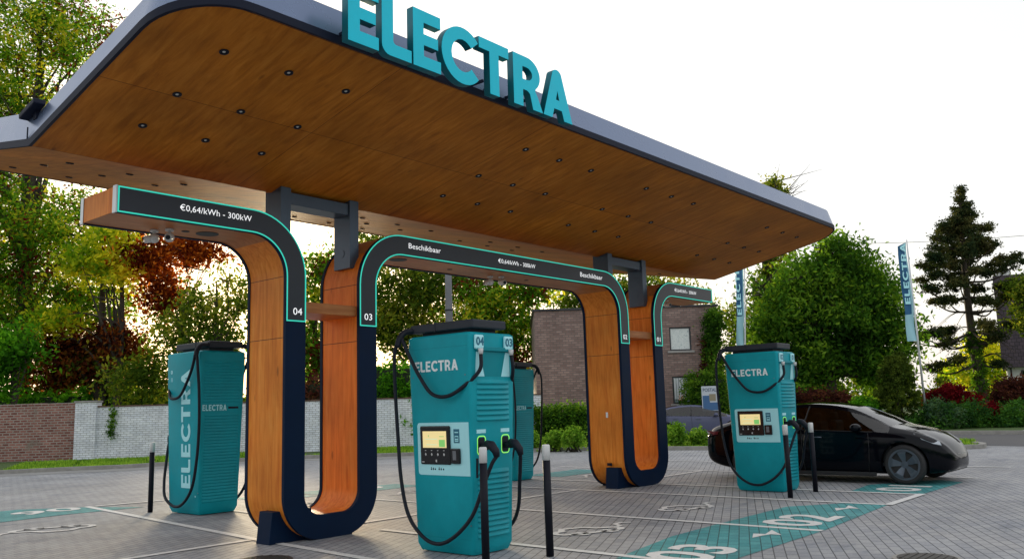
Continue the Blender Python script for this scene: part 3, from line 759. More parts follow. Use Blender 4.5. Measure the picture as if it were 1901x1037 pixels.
    bm.faces.new([bm.verts.new(on_face('-y', a, z, .0015)) for a, z in vs]); panel(bm, '-y', -.28, .28, 2.10, 2.145, .0, .03, bev=.006)
    from_bm('visor', bm, M_teal_dk, root)
    for s in (-1, 1):
        bm = bmesh.new(); P = [(s*.275, 1.83), (s*.262, 2.09), (s*.205, 2.09), (s*.135, 1.83)]
        v = [bm.verts.new(on_face('-y', a, z, .003)) for a, z in P]; v2 = [bm.verts.new(on_face('-y', a, z, 0)) for a, z in P]; bm.faces.new(v if s > 0 else v[::-1])
        for k in range(4): bm.faces.new((v[k], v2[k], v2[(k+1) % 4], v[(k+1) % 4]))
        bmesh.ops.recalc_face_normals(bm, faces=bm.faces); from_bm('pale_flare', bm, M_pale, root)
    for s, n_ in ((-1, nums[0]), (1, nums[1])):
        bm = bmesh.new(); panel(bm, '-y', s*.235-.07, s*.235+.07, 2.115, 2.27, .0, .034, bev=.02); tg = from_bm('number_tag', bm, M_pale, root)
        if n_:
            tm = text_mesh(n_, .12, .001, .004); wordon('number', tm, M_blue, tg, '-y', s*.235, 2.195, .0355)
        bm = bmesh.new(); tube(bm, [on_face('-y', s*.245, 2.12, .05), on_face('-y', s*.245, 2.06, .055)], [.03, .022], 12); from_bm('cable_gland', bm, M_camw, root)
    # connector sockets
    for s in (-1, 1):
        bm = bmesh.new(); rndrect(bm, '-y', s*.19, 1.11, .135, .20, .04, .006, .010); from_bm('status_ring', bm, M_lime, root)
        bm = bmesh.new(); panel(bm, '-y', s*.19-.05, s*.19+.05, 1.03, 1.19, .0, .005, bev=.004); from_bm('socket', bm, M_black, root)
        bm = bmesh.new(); panel(bm, '-y', s*.19-.07, s*.19+.07, 1.235, 1.275, .0, .003); from_bm('socket_label', bm, M_pale, root)
        # plug in the socket
        bm = bmesh.new(); p0 = on_face('-y', s*.19, 1.10, .005); tube(bm, [p0, p0+Vector((0, -.09, .0))], [.036, .04], 12)
        tube(bm, [p0+Vector((0, -.07, .02)), p0+Vector((0, -.14, .01)), p0+Vector((0, -.20, -.05)), p0+Vector((0, -.215, -.11))], [.045, .05, .042, .03], 10)
        from_bm('plug', bm, M_black, root)
    # small handle slot
    bm = bmesh.new(); panel(bm, '-y', -.27, -.235, .78, .98, 0, .004, bev=.003); from_bm('slot', bm, M_black, root)
    # --- rear face (+y)
    bm = bmesh.new(); louvres(bm, '+y', -.30, .30, 1.56, 2.16, .043, .012); from_bm('louvre_panel', bm, M_teal, root)
    bm = bmesh.new(); louvres(bm, '+y', -.27, .27, .16, 1.40, .043, .012); from_bm('louvre_panel', bm, M_teal, root)
    wm = word_mesh('ELECTRA', .085, .38); wm.transform(T((-.19, 0, 0))); wordon('lettering', wm, M_pale, root, '+y', .12, 1.44)
    bm = bmesh.new(); panel(bm, '+y', -.26, -.10, 1.465, 1.495, 0, .004); from_bm('slot', bm, M_black, root)
    # --- cable rail on top
    bm = bmesh.new(); box(bm, -.30, .24, -.47, .50, 2.345, 2.44, bev=.015); box(bm, -.22, .18, -.36, .38, 2.295, 2.35); 
    box(bm, -.305, .245, .1, .112, 2.34, 2.446)
    from_bm('cable_rail', bm, M_slab, root)
    for s, fc in ((-1, '-x'), (1, '+x')):
        hx = .37
        # arm at the rear corner
        bm = bmesh.new(); tube(bm, spline([(s*.20, .44, 2.38), (s*.36, .50, 2.37), (s*.44, .52, 2.30), (s*.47, .53, 2.20)], 5), .035, 10); from_bm('cable_arm', bm, M_black, root)
        x = s*(hx+.055)
        up_ = [on_face('-y', s*.245, 2.07, .055), on_face('-y', s*.265, 1.90, .06), (s*.345, -.42, 1.76), (x, -.22, 1.635), (x, .03, 1.66), (x, .22, 1.85), (x, .36, 2.05), (s*.44, .47, 2.25), (s*.43, .51, 2.31)]
        lo = [(s*.45, .52, 2.28), (s*.47, .58, 2.12), (x+s*.02, .60, 1.7), (x, .585, 1.2), (x, .54, .75), (x, .43, .38), (x, .2, .16), (x, -.05, .11), (x, -.30, .22), (s*.36, -.47, .42), (s*.29, -.56, .7), (s*.23, -.63, .92), on_face('-y', s*.19, 1.10, .215)+Vector((0, 0, -.10))]
        for nm, pts in (('cable', up_), ('cable', lo)):
            bm = bmesh.new(); tube(bm, spline(pts, 9), .0205, 9); from_bm(nm, bm, M_black, root)
    # base plinth
    bm = bmesh.new(); box(bm, -.23, .23, -.34, .34, -.002, .03); from_bm('plinth', bm, M_lip, root)
    return root
charger((6.925, 6.70, .012), 0, 'teal charger tagged 04 and 03 in the foreground beside the two nearest bollards', ('04', '03'))
charger((14.10, 6.47, .012), 0, 'teal charger in front of the parked black car', ('02', '01'))
charger((7.45, 13.02, .012), pi, 'teal charger with tall vertical lettering left of the wooden arch', ('06', '05'), 1.10)
charger((14.06, 12.25, .012), pi, 'teal charger half hidden behind the foreground charger', ('08', '07'))

# ================================================================ BOLLARDS
M_bol = mat('bollard_black', (.004, .005, .012), .55, spec=.25, var=(9, .2))
M_bolw = mat('bollard_white', (.72, .72, .72), .5)
def lathe(bm, prof, n=24, mi=0):
    R = [[bm.verts.new((r*cos(2*pi*k/n), r*sin(2*pi*k/n), z)) for k in range(n)] for r, z in prof]
    for a, b in zip(R, R[1:]):
        for k in range(n): f = bm.faces.new((a[k], a[(k+1) % n], b[(k+1) % n], b[k])); f.smooth = True; f.material_index = mi
    bm.faces.new(R[-1]).material_index = mi; bm.faces.new(R[0][::-1])
bm = bmesh.new(); lathe(bm, [(.04, 0), (.04, .955)]); me_b = bpy.data.meshes.new('post'); bm.to_mesh(me_b); bm.free(); me_b.materials.append(M_bol)
bm = bmesh.new(); lathe(bm, [(.041, .955), (.041, 1.098), (.038, 1.107), (.03, 1.113), (.0, 1.115)][:4]); me_w = bpy.data.meshes.new('white_cap'); bm.to_mesh(me_w); bm.free(); me_w.materials.append(M_bolw)
for x, y, lab in ((6.53, 6.03, 'black bollard standing right in front of the charger tagged 04 and 03'),
                  (7.07, 5.64, 'black bollard standing free to the right of the foreground charger'),
                  (13.12, 5.67, 'black bollard touching the right edge of the charger by the black car'),
                  (14.13, 5.67, 'black bollard in front of the middle of the black car'),
                  (6.99, 13.84, 'black bollard at the far left beside the charger with vertical lettering')):
    r = empty('bollard', (x, y, .004)); tag(r, lab, 'bollard', 'black bollards with white tops')
    r.rotation_euler = (radians(random.Random(x).uniform(-.6, .6)), radians(random.Random(y).uniform(-.5, .7)), 0)
    for nm, me in (('post', me_b), ('white_cap', me_w)):
        o = bpy.data.objects.new(nm, me); COL.objects.link(o); o.parent = r

# ================================================================ CARS
def carpaint(name, col, rough=.12):
    return mat(name, col, rough, coat=.16, spec=.08)
def glass_mat():
    m = bpy.data.materials.new('car_glass'); m.use_nodes = True; t = m.node_tree; t.nodes.clear(); o = t.nodes.new('ShaderNodeOutputMaterial')
    tr = t.nodes.new('ShaderNodeBsdfTransparent'); tr.inputs[0].default_value = (.30, .36, .36, 1); g = t.nodes.new('ShaderNodeBsdfGlossy'); g.inputs['Roughness'].default_value = .03
    fr = t.nodes.new('ShaderNodeFresnel'); fr.inputs[0].default_value = 1.75; mx_ = t.nodes.new('ShaderNodeMixShader')
    t.links.new(fr.outputs[0], mx_.inputs[0]); t.links.new(tr.outputs[0], mx_.inputs[1]); t.links.new(g.outputs[0], mx_.inputs[2]); t.links.new(mx_.outputs[0], o.inputs[0]); return m
M_glass = glass_mat(); M_seat = mat('seat_cloth', (.02, .02, .024), .7)
M_tyre = mat('tyre', (.02, .02, .022), .7)
M_rim = mat('rim', (.10, .125, .16), .32, metal=.5)
M_red = mat('tail_lamp', (.16, .01, .012), .15, coat=.6)
M_head = mat('head_lamp', (.35, .4, .45), .08, coat=.8)
M_plate = mat('number_plate', (.28, .28, .27), .5)
def interp(tb, x):
    for (a, va), (b, vb) in zip(tb, tb[1:]):
        if x <= b: t = (x-a)/(b-a); return va+(vb-va)*t
    return tb[-1][1]
def build_car(name, loc, rz, paint, lab, detail=True):
    root = empty(name, loc, rz); tag(root, lab, 'car')
    #  x   zb   zs    zr    w    wr
    ST = [(0.00, .42, .74, .80, .66, .50), (.05, .34, .84, .93, .78, .62), (.22, .26, .93, 1.05, .87, .66), (.50, .20, .97, 1.115, .905, .60), (.85, .17, .975, 1.245, .92, .58), (1.25, .16, .965, 1.36, .925, .575),
          (1.70, .16, .95, 1.425, .925, .58), (2.15, .16, .935, 1.445, .925, .585), (2.55, .16, .92, 1.42, .925, .585), (2.95, .16, .905, 1.335, .925, .585), (3.30, .16, .895, 1.18, .925, .62), (3.62, .16, .875, 1.01, .92, .68),
          (3.72, .16, .87, .985, .92, .70), (3.95, .17, .85, .945, .915, .68), (4.22, .18, .78, .87, .885, .64), (4.45, .19, .68, .765, .81, .56), (4.60, .21, .56, .655, .70, .48), (4.67, .24, .46, .54, .58, .40), (4.73, .30, .40, .46, .36, .25)]
    NX = lambda x: x if x < 3.95 else 3.95+(x-3.95)*.80
    ST = [(NX(a[0]),)+a[1:4]+(a[4]*(1 if a[0] < 4.3 else .94), a[5]) for a in ST]
    bm = bmesh.new(); G = []
    for x, zb, zs, zr, w_, wr in ST:
        pts = [(0, zb), (w_*.55, zb), (w_*.88, zb), (w_*.975, zb+.07), (w_, zb+(zs-zb)*.35), (w_*1.0, zb+(zs-zb)*.7), (w_*.975, zs-.03), (w_*.95, zs)]
        hi = zr-zs
        pts += [(w_*.95+(wr-w_*.95)*.45, zs+hi*.48), (wr+.035, zr-hi*.18-.01), (wr-.02, zr-.035), (wr*.55, zr-.008), (0, zr)]
        G.append([(x, y, z) for y, z in pts])
    n = len(G[0]); V = []
    for row in G:
        V.append([bm.verts.new(p) for p in row] + [bm.verts.new((p[0], -p[1], p[2])) for p in row[1:-1][::-1]])
    m = len(V[0]); glassf = []
    for i in range(len(V)-1):
        x0, x1 = ST[i][0], ST[i+1][0]
        for k in range(m):
            f = bm.faces.new((V[i][k], V[i+1][k], V[i+1][(k+1) % m], V[i][(k+1) % m])); f.smooth = True
            kk = k if k < n-1 else m-1-k      # mirrored strip index
            if kk in (7, 8) and .85 <= x0 and x1 <= 3.62: f.material_index = 1
            if kk in (10, 11) and ((2.95 <= x0 and x1 <= 3.62) or (.50 <= x0 and x1 <= 1.25)): f.material_index = 2
            if kk in (10, 11) and 1.25 <= x0 and x1 <= 2.95: f.material_index = 3
    bm.faces.new(V[0]); bm.faces.new(V[-1][::-1])
    bmesh.ops.recalc_face_normals(bm, faces=bm.faces)
    cr = bm.edges.layers.float.get('crease_edge') or bm.edges.layers.float.new('crease_edge')
    for e in bm.edges:
        mm = {f.material_index for f in e.link_faces}
        if len(mm) > 1: e[cr] = .75
        ys_ = [abs(v.co.y) for v in e.verts]; xs2 = [v.co.x for v in e.verts]
        if abs(xs2[0]-xs2[1]) > .01 and all(any(abs(v.co.y) > .01 and abs(v.co.z-a[2]) < 1e-4 and abs(v.co.x-a[0]) < 1e-4 for a in ST) for v in e.verts): e[cr] = max(e[cr], .55)
    me = bpy.data.meshes.new('tmp'); bm.to_mesh(me); bm.free()
    tmp = bpy.data.objects.new('tmp', me); COL.objects.link(tmp)
    ms = tmp.modifiers.new('s', 'SUBSURF'); ms.levels = 2; ms.render_levels = 2
    cb = bmesh.new()
    for wx in (.97, 3.84):
        for s in (-1, 1): cyl(cb, (wx, s*.62 if s > 0 else -1.1, .34), .385, .48, 'Y', 36)
    cm = bpy.data.meshes.new('cut'); cb.to_mesh(cm); cb.free(); cut = bpy.data.objects.new('cut', cm); COL.objects.link(cut)
    mb = tmp.modifiers.new('b', 'BOOLEAN'); mb.object = cut; mb.operation = 'DIFFERENCE'; mb.solver = 'EXACT'
    for _m in range(4): me.materials.append(bpy.data.materials[0]) if False else None
    for mm in (paint, M_glass, M_glass, M_glass): me.materials.append(mm)
    dg = bpy.context.evaluated_depsgraph_get(); full = bpy.data.meshes.new_from_object(tmp.evaluated_get(dg))
    bpy.data.objects.remove(tmp); bpy.data.objects.remove(cut)
    for idx, (nm, m_) in enumerate((('body', paint), ('side_window', M_glass), ('windscreen', M_glass), ('glass_roof', M_glass))):
        bm = bmesh.new(); bm.from_mesh(full)
        bmesh.ops.delete(bm, geom=[f for f in bm.faces if f.material_index != idx], context='FACES')
        for f in bm.faces: f.material_index = 0
        for side in ((1, -1) if nm == 'side_window' else (('f', 'r') if nm == 'windscreen' else (0,))):
            b2 = bm.copy()
            if nm == 'side_window': bmesh.ops.delete(b2, geom=[f for f in b2.faces if f.calc_center_median().y*side < 0], context='FACES')
            if side == 'f': bmesh.ops.delete(b2, geom=[f for f in b2.faces if f.calc_center_median().x < 2], context='FACES')
            if side == 'r': bmesh.ops.delete(b2, geom=[f for f in b2.faces if f.calc_center_median().x > 2], context='FACES')
            o = from_bm('rear_window' if side == 'r' else nm, b2, m_, root)
            smooth_angle(o, 40)
        bm.free()
    bpy.data.meshes.remove(full)
    for sx_ in (1.55, 2.55):
        for sy_ in (-.4, .4):
            bm = bmesh.new(); box(bm, sx_-.25, sx_+.25, sy_-.24, sy_+.24, .35, .55, bev=.04)
            box(bm, sx_-.36, sx_-.22, sy_-.22, sy_+.22, .5, 1.08, bev=.05); box(bm, sx_-.38, sx_-.28, sy_-.12, sy_+.12, 1.08, 1.24, bev=.04); from_bm('seat', bm, M_seat, root)
    bm = bmesh.new(); box(bm, .6, 3.6, -.80, .80, .30, .36); box(bm, 3.2, 3.62, -.78, .78, .36, .92, bev=.05); from_bm('cabin_floor', bm, M_seat, root)
    # window pillars, seams, trim
    for s in (-1, 1):
        def sp(x, t, d=.006):  # point on side at x: t 0..1 from shoulder to roof rail ; t<0 goes down the door
            row = [interp([(a[0], a[j]) for a in ST], x) for j in range(6)]; _, zb, zs, zr, w_, wr = row
            if t >= 0: return Vector((x, s*(w_*.95+(wr+.02-w_*.95)*t+d*1.6), zs+(zr-zs)*.84*t+d))
            u = 1+t; return Vector((x, s*(w_+d), zb+(zs-zb)*u))
        bm = bmesh.new()
        tube(bm, [sp(2.05, .0, .0), sp(2.12, .5, -.0), sp(2.15, 1, -.01)], .022, 6)
        tube(bm, [sp(1.12, .0, .0), sp(1.02, .6, -.0)], .016, 6)
        from_bm('window_pillar', bm, M_tyre, root)
        bm = bmesh.new(); 
        for xs_ in ((3.28, 3.25), (2.07, 2.10), (1.05, 1.30)):
            tube(bm, [sp(xs_[0], -.03, -.006), sp(xs_[0], -.4, -.003), sp(xs_[1], -.93, -.004)], .005, 5)
        tube(bm, [sp(x, 0, .0) for x in (1.0, 1.5, 2.1, 2.6, 3.1, 3.35)], .007, 6)
        from_bm('door_seam', bm, M_tyre, root)
        for xh in (2.25, 1.28):
            bm = bmesh.new(); tube(bm, [sp(xh, -.16, -.004), sp(xh+.2, -.16, -.004)], .012, 6); from_bm('door_handle', bm, M_rim, root)
        # mirror
        bm = bmesh.new(); bmesh.ops.create_uvsphere(bm, u_segments=16, v_segments=10, radius=1)
        bm.transform(T((3.10, s*1.0, .97)) @ Matrix.Diagonal((.10, .13, .075, 1)))
        for f in bm.faces: f.smooth = True
        tube(bm, [(3.12, s*.88, .92), (3.11, s*.95, .95)], .025, 8); from_bm('wing_mirror', bm, paint, root)
        # lamps
        def skin(x, y, d=.0):  # z of nose/tail surface is awkward: lamps as thin shells placed by table
            return Vector((x, y, d))
        bm = bmesh.new()
        P = [(NX(a), b-.012, c) for a, b, c in [(4.02, .80, .845), (4.26, .70, .80), (4.47, .61, .70), (4.52, .67, .64), (4.40, .77, .67), (4.2, .855, .75)]]
        top = [bm.verts.new((x, s*(y+.012), z+.018)) for x, y, z in P]; bm.faces.new(top if s > 0 else top[::-1]); bot = [bm.verts.new((x-.03, s*(y-.04), z-.04)) for x, y, z in P]
        for k in range(6): bm.faces.new((top[k], bot[k], bot[(k+1) % 6], top[(k+1) % 6]))
        bmesh.ops.recalc_face_normals(bm, faces=bm.faces); from_bm('headlight', bm, M_head, root)
        bm = bmesh.new()
        P = [(.01, .52, .90), (.10, .83, .93), (.34, .905, .92), (.30, .915, .85), (.06, .82, .80), (-.01, .50, .80)]
        top = [bm.verts.new((x-.012, s*(y+.006), z)) for x, y, z in P]; bm.faces.new(top); bot = [bm.verts.new((x+.06, s*(y-.08), z)) for x, y, z in P]
        for k in range(6): bm.faces.new((top[k], bot[k], bot[(k+1) % 6], top[(k+1) % 6]))
        bmesh.ops.recalc_face_normals(bm, faces=bm.faces); from_bm('tail_light', bm, M_red, root)
        # wheels
        for wx in (.97, 3.84):
            wroot = bpy.data.objects.new('wheel', None); 
            bm = bmesh.new(); prof = [(.215, -.10), (.30, -.105), (.33, -.09), (.338, -.05), (.338, .05), (.33, .09), (.30, .105), (.215, .10)]
            nn = 40; RRg = [[bm.verts.new((r*cos(2*pi*k/nn), yy, r*sin(2*pi*k/nn))) for k in range(nn)] for r, yy in prof]
            for a, b in zip(RRg, RRg[1:]):
                for k in range(nn): bm.faces.new((a[k], a[(k+1) % nn], b[(k+1) % nn], b[k])).smooth = True
            for k in range(nn): bm.faces.new((RRg[0][k], RRg[0][(k+1) % nn], RRg[-1][(k+1) % nn], RRg[-1][k]))
            bmesh.ops.recalc_face_normals(bm, faces=bm.faces)
            bm.transform(T((wx, s*.80, .338))); wh = from_bm('wheel', bm, M_tyre, root)
            bm = bmesh.new(); yo = s*.905
            # rim disc with five wide blades and slots
            for q in range(5):
                a0 = radians(90+72*q+8)
                V1 = []
                for r, half in ((.055, .50), (.12, .40), (.19, .33), (.235, .36)):
                    V1.append([bm.verts.new((wx+r*cos(a0+e), yo-s*(.035 if r < .1 else .02 if r < .15 else .0), .338+r*sin(a0+e))) for e in np.linspace(-half, half, 5)])
                for p, qv in zip(V1, V1[1:]):
                    for k in range(4): bm.faces.new((p[k], p[k+1], qv[k+1], qv[k]))
            for r0, r1, dy in ((.228, .262, .0), (0.0001, .06, -.028)):
                a = [bm.verts.new((wx+r0*cos(2*pi*k/40), yo+s*dy, .338+r0*sin(2*pi*k/40))) for k in range(40)]; b = [bm.verts.new((wx+r1*cos(2*pi*k/40), yo+s*dy*1.1, .338+r1*sin(2*pi*k/40))) for k in range(40)]
                for k in range(40): bm.faces.new((a[k], a[(k+1) % 40], b[(k+1) % 40], b[k]))
            bmesh.ops.recalc_face_normals(bm, faces=bm.faces); from_bm('rim', bm, M_rim, wh)
            bm = bmesh.new(); cyl(bm, (wx, s*.84, .338), .22, s*.03, 'Y', 32); from_bm('brake_disc', bm, M_tyre, wh)
            bpy.data.objects.remove(wroot)
    bm = bmesh.new(); box(bm, 4.535, 4.548, -.24, .24, .40, .50, bev=.004); from_bm('number_plate', bm, M_plate, root)
    bm = bmesh.new(); box(bm, -.02, .0, -.26, .26, .56, .67, bev=.004); from_bm('number_plate', bm, M_plate, root)
    bm = bmesh.new(); box(bm, 4.32, 4.47, -.60, .60, .20, .25, bev=.01); box(bm, 4.42, 4.51, -.42, .42, .28, .36, bev=.01); from_bm('lower_grille', bm, M_tyre, root)
    for s in (-1, 1): bm = bmesh.new(); box(bm, 1.45, 3.35, s*.86-.03, s*.86+.03, .13, .20, bev=.01); from_bm('sill_trim', bm, M_tyre, root)
    return root
build_car('parked_car', (16.66, 8.58, .004), -pi/2, carpaint('black_car_paint', (.002, .003, .006), .08), 'glossy black electric car parked behind the right charger')
pc = at(1300, 37.5)
build_car('parked_car', (pc-RH*2.6+Vector((0, 0, -.0))), -YAW+radians(3), carpaint('slate_car_paint', (.11, .12, .20), .2), 'slate blue car half hidden behind young shrubs before the brick house')

# ================================================================ VEGETATION
def leaf_mat(name, cols, trans=.45, sc_=.35, bright=1.22, ex=1.0):
    """cols: three leaf colours picked by clump noise, plus per-leaf variation"""
    m = bpy.data.materials.new(name); m.use_nodes = True; t = m.node_tree; t.nodes.clear()
    o = t.nodes.new('ShaderNodeOutputMaterial'); d = t.nodes.new('ShaderNodeBsdfDiffuse'); tr = t.nodes.new('ShaderNodeBsdfTranslucent'); mxs = t.nodes.new('ShaderNodeMixShader'); mxs.inputs[0].default_value = trans
    tc = t.nodes.new('ShaderNodeTexCoord'); n = t.nodes.new('ShaderNodeTexNoise'); n.inputs['Scale'].default_value = sc_; n.inputs['Detail'].default_value = 3
    t.links.new(tc.outputs['Object'], n.inputs['Vector'])
    at_ = t.nodes.new('ShaderNodeAttribute'); at_.attribute_name = 'tint'
    ad = t.nodes.new('ShaderNodeMath'); ad.operation = 'MULTIPLY_ADD'; ad.inputs[1].default_value = .34; ad.inputs[2].default_value = -.17
    t.links.new(at_.outputs['Fac'], ad.inputs[0]); a2 = t.nodes.new('ShaderNodeMath'); a2.operation = 'ADD'; t.links.new(ad.outputs[0], a2.inputs[0]); t.links.new(n.outputs[0], a2.inputs[1])
    k = len(cols); r = ramp(t, [(.32+.36*i/(k-1), tuple(c*bright for c in cols[i])) for i in range(k)]); t.links.new(a2.outputs[0], r.inputs[0])
    t.links.new(r.outputs[0], d.inputs[0])
    g = t.nodes.new('ShaderNodeMix'); g.data_type = 'RGBA'; g.blend_type = 'MULTIPLY'; g.inputs[0].default_value = 1; g.inputs[7].default_value = (1.9*ex, 1.75*ex, .75*ex, 1)
    t.links.new(r.outputs[0], g.inputs[6]); t.links.new(g.outputs[2], tr.inputs[0])
    t.links.new(d.outputs[0], mxs.inputs[1]); t.links.new(tr.outputs[0], mxs.inputs[2]); t.links.new(mxs.outputs[0], o.inputs[0])
    return m
M_bark = mat('bark', (.045, .035, .025), .9, var=(6, .3), bump=(18, .8, .03))
def leaves(name, blobs, n_clump, per, size, spread, m, parent, seed, shell=.35, flat=1.0, base=None, keep=None):
    """blobs: list (cx,cy,cz,rx,ry,rz) in local coordinates"""
    rg = np.random.default_rng(seed); blobs = np.array(blobs, float); per = int(per*1.45); size = size*.84
    wts = (blobs[:, 3]*blobs[:, 4]*blobs[:, 5])**.72; wts /= wts.sum()
    bi = rg.choice(len(blobs), n_clump, p=wts); b = blobs[bi]
    v = rg.normal(size=(n_clump, 3)); v /= np.linalg.norm(v, axis=1)[:, None]
    rad = (shell+(1-shell)*rg.random(n_clump)**.6)[:, None]
    cen = b[:, :3]+v*rad*b[:, 3:]
    cs = rg.uniform(.55, 1.35, n_clump)
    C = np.repeat(cen, per, 0)+rg.normal(size=(n_clump*per, 3))*spread*np.repeat(cs, per)[:, None]*np.array([1, 1, .75*flat])
    tint = np.clip(np.repeat(rg.normal(.5, .22, n_clump), per)+rg.normal(0, .22, n_clump*per), 0, 1)
    if base is not None:
        k = C[:, 2] > base; C = C[k]; tint = tint[k]
    N = len(C)
    a = rg.normal(size=(N, 3)); a /= np.linalg.norm(a, axis=1)[:, None]; c = rg.normal(size=(N, 3)); c -= a*(a*c).sum(1)[:, None]; c /= np.linalg.norm(c, axis=1)[:, None]
    s = size*rg.uniform(.6, 1.3, N)[:, None]
    # six-cornered folded leaf spray: two quads
    q = np.cross(a, c)
    P = np.stack([C-a*s, C-a*s*.2+c*s*.45, C+a*s, C-a*s*.1-c*s*.42+q*s*.12], 1).reshape(-1, 3)
    me = bpy.data.meshes.new(name); me.vertices.add(4*N); me.vertices.foreach_set('co', P.astype(np.float32).ravel())
    me.loops.add(4*N); me.loops.foreach_set('vertex_index', np.arange(4*N, dtype=np.int32)); me.polygons.add(N)
    me.polygons.foreach_set('loop_start', np.arange(0, 4*N, 4, dtype=np.int32)); me.polygons.foreach_set('loop_total', np.full(N, 4, np.int32))
    at_ = me.attributes.new('tint', 'FLOAT', 'FACE'); at_.data.foreach_set('value', tint.astype(np.float32))
    me.update(); return link(name, me, m, parent)
def limbs(base, h, r0, targets, seed, parent, lean=(0, 0), m=None, fork=.45):
    rg = random.Random(seed); bm = bmesh.new()
    top = Vector((lean[0], lean[1], h)); pts = []
    for k in range(8):
        t = k/7; pts.append(Vector((lean[0]*t+rg.uniform(-1, 1)*.12*r0*4*t, lean[1]*t+rg.uniform(-1, 1)*.12*r0*4*t, h*t)))
    tube(bm, pts, [r0*(1.25 if k == 0 else 1)*(1-.8*k/7) for k in range(8)], 9)
    for tg in targets:
        tg = Vector(tg); t = min(.95, max(fork*.6, rg.uniform(fork*.8, .9)*min(1, tg.z/h+.05))); s = pts[0].lerp(pts[-1], t) if False else pts[min(6, int(t*7))].lerp(pts[min(7, int(t*7)+1)], t*7-int(t*7))
        mid = s.lerp(tg, .5)+Vector((rg.uniform(-.3, .3), rg.uniform(-.3, .3), rg.uniform(0, .5)))
        rr = r0*(1-.8*t)*.6
        tube(bm, spline([s, s.lerp(mid, .5)+Vector((0, 0, .1)), mid, tg], 3), [max(.012, rr*(1-.9*k/9)) for k in range(10)], 6)
        for _ in range(3):
            a = mid.lerp(tg, rg.random()); tube(bm, [a, a+Vector((rg.uniform(-1, 1), rg.uniform(-1, 1), rg.uniform(-.2, 1)))*(tg-s).length*.3], [rr*.35+.008, .006], 5)
    return from_bm('trunk', bm, m or M_bark, parent)
def tree(name, px, D, blobs_px, m, lab, n, size, spread, seed, trunk_px=None, r0=.25, per=26, cat='tree', group=None, shell=.35, depth=.8, trunk_top=None, base=None, z0=0, fork=.45, barkm=None):
    """blobs given in photo pixels (cx, cy, rx, ry) at distance D, expanded into real ellipsoids around the trunk"""
    o0 = at(trunk_px or px, D, z0); root = empty(name, o0); tag(root, lab, cat, group)
    rg = random.Random(seed); B = []
    k = D/FPX
    for (cx, cy, rx, ry) in blobs_px:
        p = P3(cx, cy, D); z = p.z-z0; p.z = o0.z
        dz = rg.uniform(-.35, .35)*rx*k
        l = p-o0+FH*dz; B.append((l.x, l.y, z, rx*k, rx*k*depth if len(blobs_px) > 1 else rx*k, ry*k))
    hi = max(b[2] for b in B)
    tg = [(b[0], b[1], b[2]) for b in B]+[(b[0]+rg.uniform(-.6, .6)*b[3], b[1]+rg.uniform(-.6, .6)*b[4], b[2]+rg.uniform(-.2, .6)*b[5]) for b in B for _ in range(2)]
    limbs(None, trunk_top or hi*1.0, r0, tg, seed, root, m=barkm, fork=fork)
    leaves('crown', B, n, per, size, spread, m, root, seed, shell=shell, base=base)
    return root
G_gr = leaf_mat('leaf_green', [(.018, .065, .006), (.05, .17, .012), (.12, .30, .02)], ex=1.35)
G_mix = leaf_mat('leaf_green_yellow', [(.09, .012, .014), (.028, .08, .008), (.055, .15, .012), (.11, .22, .02), (.34, .33, .03)], .5, sc_=.3, ex=1.35)
G_yel = leaf_mat('leaf_golden', [(.08, .17, .01), (.26, .30, .02), (.46, .42, .035)], .55, sc_=.4, ex=1.35)
G_cop = leaf_mat('leaf_copper', [(.045, .008, .006), (.16, .03, .008), (.48, .15, .02)], .5, sc_=.4)
G_oli = leaf_mat('leaf_olive', [(.03, .06, .008), (.08, .14, .018), (.24, .25, .03)], .45, sc_=.3)
G_dk = leaf_mat('leaf_dark', [(.018, .050, .009), (.050, .130, .015), (.15, .26, .028)], .45, ex=1.2, sc_=.3)
G_pin = leaf_mat('needles', [(.012, .024, .012), (.03, .045, .018), (.075, .075, .028)], .2, sc_=.5)
G_red = leaf_mat('leaf_red', [(.05, .004, .008), (.14, .008, .014), (.24, .02, .02)], .35, sc_=.8)
G_mar = leaf_mat('leaf_maroon', [(.028, .012, .012), (.07, .022, .018), (.12, .05, .03)], .35, sc_=.8)
G_shr = leaf_mat('leaf_bright', [(.05, .12, .015), (.12, .24, .03), (.24, .36, .06)], .4, sc_=1.5, ex=1.35)
G_bank = leaf_mat('leaf_bank', [(.014, .045, .014), (.035, .10, .022), (.08, .20, .03)], .3, sc_=.7)
G_bg = leaf_mat('leaf_blueish', [(.03, .07, .04), (.06, .12, .06), (.10, .17, .08)], .3, sc_=.9)

# left background
G_cob = leaf_mat('leaf_dark_copper', [(.02, .006, .006), (.06, .014, .008), (.20, .06, .015), (.05, .08, .012)], .4, sc_=.5)
tree('broadleaf_tree', 60, 44, [(40, 60, 120, 100), (120, 40, 90, 80), (-40, 180, 120, 110), (60, 190, 80, 60), (20, 420, 150, 110), (-60, 330, 120, 110), (140, 430, 130, 80), (60, 560, 130, 80), (-60, 560, 120, 120), (-140, 120, 140, 140), (170, 560, 90, 50), (150, 90, 60, 60)],
     G_mix, 'tallest tree with mixed green, yellow and red leaves at the far left', 1800, .15, .55, 1, trunk_px=30, r0=.5, per=30, group=None)
tree('copper_beech', 190, 42.5, [(175, 670, 75, 55), (95, 690, 70, 42), (235, 640, 45, 45), (130, 640, 50, 34)], G_cob, 'copper leaved tree with dark trunk behind the left brick wall', 300, .17, .45, 2, trunk_px=178, r0=.42, per=26, trunk_top=9)
tree('copper_tree', 340, 42, [(280, 480, 45, 42), (345, 462, 46, 26), (300, 545, 34, 44), (395, 468, 28, 16)], G_cop, 'copper leaved tree hanging below the left arm of the arch', 200, .17, .42, 3, trunk_px=330, r0=.3, per=24, trunk_top=7.5)
